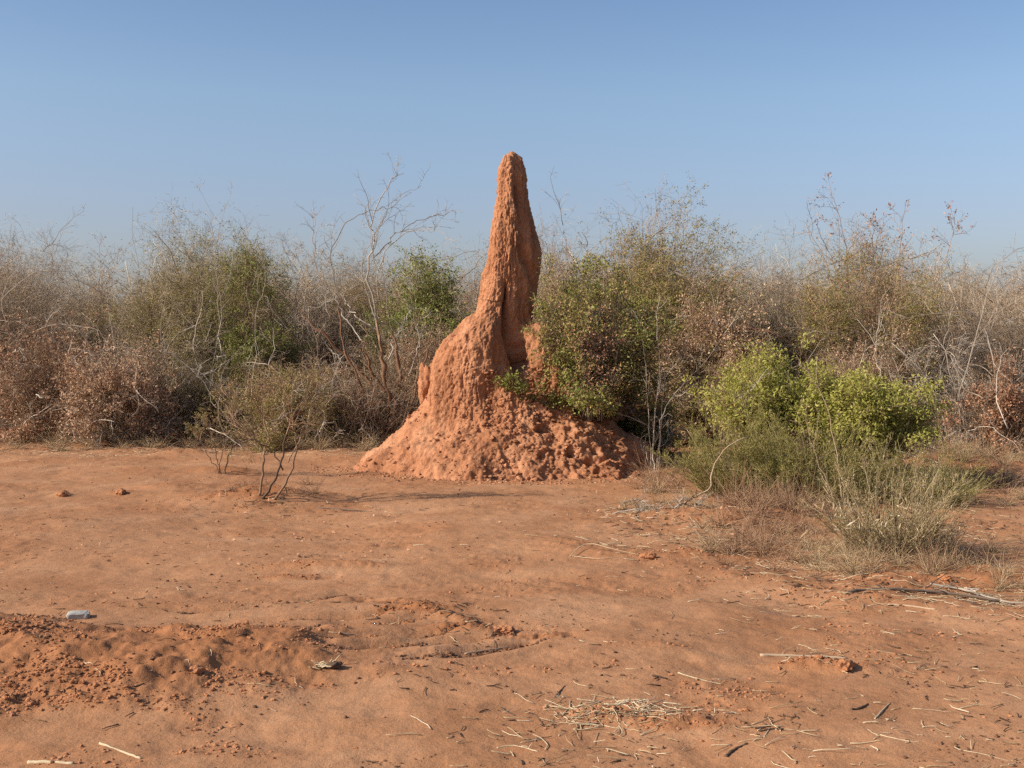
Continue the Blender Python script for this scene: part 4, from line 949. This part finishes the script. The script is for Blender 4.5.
# ================================================================ LOOSE STICKS AND STONES (each a thing)
def stick(name, label, pts, r, mat, cat='stick', lift=.008, twigs=0, seed=1, r1=.6, raise_end=0.):
    rng = np.random.default_rng(seed); p3 = np.array([hit(px, py) for px, py in pts]); n = 14; P = smooth_poly(p3, n)
    z = ground_full(P[:, 0], P[:, 1])[0]; zl = np.linspace(z[0], z[-1], n); zl += max(0, (z - zl).max() - .002); P[:, 2] = np.maximum(zl, z - .006) if lift < .02 else np.maximum(P[:, 2], z) + r * .7 + lift * np.sin(np.linspace(0, PI, n)) + raise_end * np.linspace(0, 1, n) ** 1.3
    P[1:-1] += rng.normal(size=(n - 2, 3)) * r * .15
    o = P[0].copy(); P = (P - o)[None]; R = (r * np.linspace(1, r1, n) * (1 + .12 * rng.normal(size=n)))[None]; mb = MB(); add_tubes(mb, P, R, 7)
    if twigs:
        Q, RR = children(rng, P, R, twigs, .3, (20, 60), 5, .12, .1, .1, .55, .0012); Q[..., 2] = np.maximum(Q[..., 2], -.004); add_tubes(mb, Q, RR, 4)
    ob = mb.build(name, mat); ob.location = [float(q) for q in o]; return tag(ob, label, cat)
stick('stick', 'long straight pale stick lying along a low ridge at lower right', [(760, 656), (800, 656), (847, 659)], .0105, 'tan_bark', seed=2)
stick('straw_stalk', 'pale straw stalk slanting upright near the bottom edge right of centre', [(764, 737), (770, 728)], .0035, 'straw', 'straw stalk', 0, raise_end=.09, seed=3)
stick('stick', 'dark broken stick lying at the bottom edge right of the straw patch', [(726, 757), (735, 750), (747, 744)], .009, 'darktwig', seed=4)
stick('stick', 'short dark twig standing off the soil above the straw patch', [(555, 698), (560, 692), (565, 686)], .007, 'darktwig', seed=5, lift=.006)
stick('stick', 'short dark twig left of the straw patch', [(501, 708), (507, 712), (515, 716)], .006, 'darktwig', seed=6)
stick('stick', 'thin forked dark twig touching the left end of the straw patch', [(525, 712), (537, 716), (544, 727)], .005, 'darktwig', seed=7, twigs=3)
stick('straw_stalk', 'pale forked straw stalk below the straw patch near the bottom edge', [(497, 748), (515, 746), (538, 752)], .0045, 'straw', 'straw stalk', seed=8, twigs=4)
stick('straw_stalk', 'flat pale stalk at the bottom left corner', [(28, 763), (74, 764)], .0085, 'straw', 'straw stalk', seed=9, r1=.9)
stick('straw_stalk', 'tan stalk lying diagonally at bottom left below the hummock', [(100, 744), (141, 759)], .0065, 'straw', 'straw stalk', seed=10, r1=.8)
stick('straw_stalk', 'long thin straw stalk with bent twigs at centre right below the stick heap', [(678, 674), (700, 680), (722, 686)], .004, 'straw', 'straw stalk', seed=11, twigs=5)
stick('dry_shoot', 'thin pale hooped stem lying on bare soil in front of the mound\'s right foot', [(570, 557), (585, 549), (610, 553), (640, 557)], .0035, 'straw', 'stem', seed=12, lift=.04)
stick('dry_shoot', 'straight thin pale stem lying just below the hooped stem', [(572, 556), (600, 560), (632, 556)], .003, 'straw', 'stem', seed=13)
stick('stick', 'tan stick lying below the brush at the right edge', [(888, 605), (910, 607), (936, 610)], .008, 'tan_bark', seed=14)
stick('stick', 'dark curved twig lying alone at lower right', [(851, 710), (860, 709), (868, 704)], .008, 'darktwig', seed=15, lift=.015)
stick('straw_stalk', 'pale leaning stalk right of the dark curved twig', [(875, 719), (883, 711), (890, 703)], .004, 'straw', 'straw stalk', seed=16, raise_end=.03)
stick('straw_stalk', 'pale wavy stalk lying near the bottom right', [(880, 735), (905, 741), (920, 742)], .004, 'straw', 'straw stalk', seed=17, twigs=3)
stick('stick', 'thin grey stick pointing right from the tracks at centre', [(465, 655), (490, 650), (508, 648)], .005, 'grey_bark', seed=18)
stick('stick', 'dark long branch lying under the nearest broom tuft', [(850, 594), (890, 590), (945, 596), (1000, 604)], .012, 'dark_bark', seed=19, twigs=6)
stick('stick', 'pale forked branch on the soil at the right edge below the broom', [(930, 586), (960, 592), (1000, 604), (1030, 606)], .009, 'pale_bark', seed=20, twigs=7)
stick('stick', 'slim dark stick beside the small thorn bush', [(318, 508), (345, 511), (372, 512)], .008, 'dark_bark', seed=23)
def stone():
    p = hit(78, 618); v, f = I4; w = np.sign(v) * np.abs(v) ** .38; w *= (1 + .12 * fbm3(v[:, 0] * 2, v[:, 1] * 2, v[:, 2] * 2, 3, 4))[:, None]
    w[:, 2] += .18 * w[:, 0] * -.6
    mb = MB(); mb.add(w * np.array([.068, .045, .021]), f); o = mb.build('grey_stone', 'stone'); o.location = (float(p[0]), float(p[1]), float(p[2]) + .014); o.rotation_euler = (0, 0, .25)
    tag(o, 'single pale grey stone on top of the rough hummock at left', 'stone')
stone()
def husk():
    p = hit(324, 668); rng = np.random.default_rng(31); root = empty('dry_husk', p); tag(root, 'crumpled pale dry husk with dark bits lying right of the left hummock', 'plant debris')
    mb = MB(); n = 26; P = walk(rng, rng.normal(size=(n, 3)) * np.array([.025, .015, .004]) + np.array([0, 0, .012]), np.stack([np.ones(n), rng.normal(size=n) * .5, rng.normal(size=n) * .3 + .25], 1) * rng.choice([-1, 1], (n, 1)), rng.uniform(.03, .075, n), 5, .2); P[..., 2] = np.abs(P[..., 2])
    add_tubes(mb, P, np.linspace(.004, .002, 5)[None].repeat(n, 0), 5); mb.build('stalks', 'straw', root)
    lb = MB(); v, f = I3; lb.add(v * (1 + .3 * fbm3(v[:, 0] * 3, v[:, 1] * 3, v[:, 2] * 3, 2, 3))[:, None] * np.array([.04, .025, .018]) + np.array([.05, .0, .014]), f); lb.build('core', 'darktwig', root)
husk()
GC = 'separate soil lumps lying on the bare soil'
for i, (px, py, d, lab) in enumerate(((648, 558, .06, 'red brown soil lump at the end of the hooped stem'), (846, 668, .055, 'dark soil lump at the right end of the long straight stick'), (121, 494, .075, 'red soil lump alone on the flat at left, larger of two'), (62, 496, .06, 'small red soil lump near the left edge of the clearing'), (197, 672, .04, 'dark soil lump on the face of the left hummock'), (945, 580, .05, 'red soil lump beside the pale forked branch at right'), (505, 632, .05, 'soil lump at the end of the tracks in the middle'))):
    p = hit(px, py); lump_thing('soil_lump', lab, 'soil lump', (p[0], p[1], p[2] + d * .2), (d, d * .7, d * .55), 'clod', 40 + i, .3, I3, i, 2.5, False, GC)

# ================================================================ LIGHT
SUN_AZ = math.radians(-107); SUN_EL = math.radians(31)
w = bpy.data.worlds.new('World'); sc.world = w; w.use_nodes = True; nt = w.node_tree; nt.nodes.clear()
sky = nt.nodes.new('ShaderNodeTexSky'); sky.sky_type = 'NISHITA'; sky.sun_disc = False; sky.sun_elevation = SUN_EL; sky.sun_rotation = SUN_AZ
sky.air_density = 1.0; sky.dust_density = 2.3; sky.ozone_density = 2.1; sky.altitude = 100
bg = nt.nodes.new('ShaderNodeBackground'); bg.inputs[1].default_value = .15; ow = nt.nodes.new('ShaderNodeOutputWorld')
tc = nt.nodes.new('ShaderNodeTexCoord'); sx = nt.nodes.new('ShaderNodeSeparateXYZ'); nt.links.new(tc.outputs['Generated'], sx.inputs[0])
# dust in the lower air: paler and less green towards the horizon
tint = ramp(nt.nodes, [(0, (.78, .72, .80)), (.104, (.765, .725, .81)), (.196, (.785, .80, .83)), (.27, (.685, .73, .80)), (.6, (.68, .725, .80))]); nt.links.new(sx.outputs[2], tint.inputs[0])
mul = nt.nodes.new('ShaderNodeMix'); mul.data_type = 'RGBA'; mul.blend_type = 'MULTIPLY'; mul.inputs[0].default_value = 1
nt.links.new(sky.outputs[0], mul.inputs[6]); nt.links.new(tint.outputs[0], mul.inputs[7]); nt.links.new(mul.outputs[2], bg.inputs[0]); nt.links.new(bg.outputs[0], ow.inputs[0])
sd = bpy.data.lights.new('sun', 'SUN'); sd.energy = 5.0; sd.angle = math.radians(.53); sd.color = (1, .91, .79)
so = bpy.data.objects.new('sun', sd); C.objects.link(so); so.location = (-20, -10, 30)
dv = Vector((math.sin(SUN_AZ) * math.cos(SUN_EL), math.cos(SUN_AZ) * math.cos(SUN_EL), math.sin(SUN_EL)))
so.rotation_euler = dv.to_track_quat('Z', 'Y').to_euler()
sc.view_settings.view_transform = 'Standard'; sc.view_settings.look = 'None'; sc.view_settings.exposure = 0.36; sc.view_settings.gamma = 1
sc.view_settings.use_curve_mapping = False
sc.cycles.max_bounces = 6; sc.cycles.diffuse_bounces = 3; sc.cycles.use_denoising = False
print('done', time.time() - T0, sum(len(o.data.polygons) for o in sc.objects if o.type == 'MESH'))
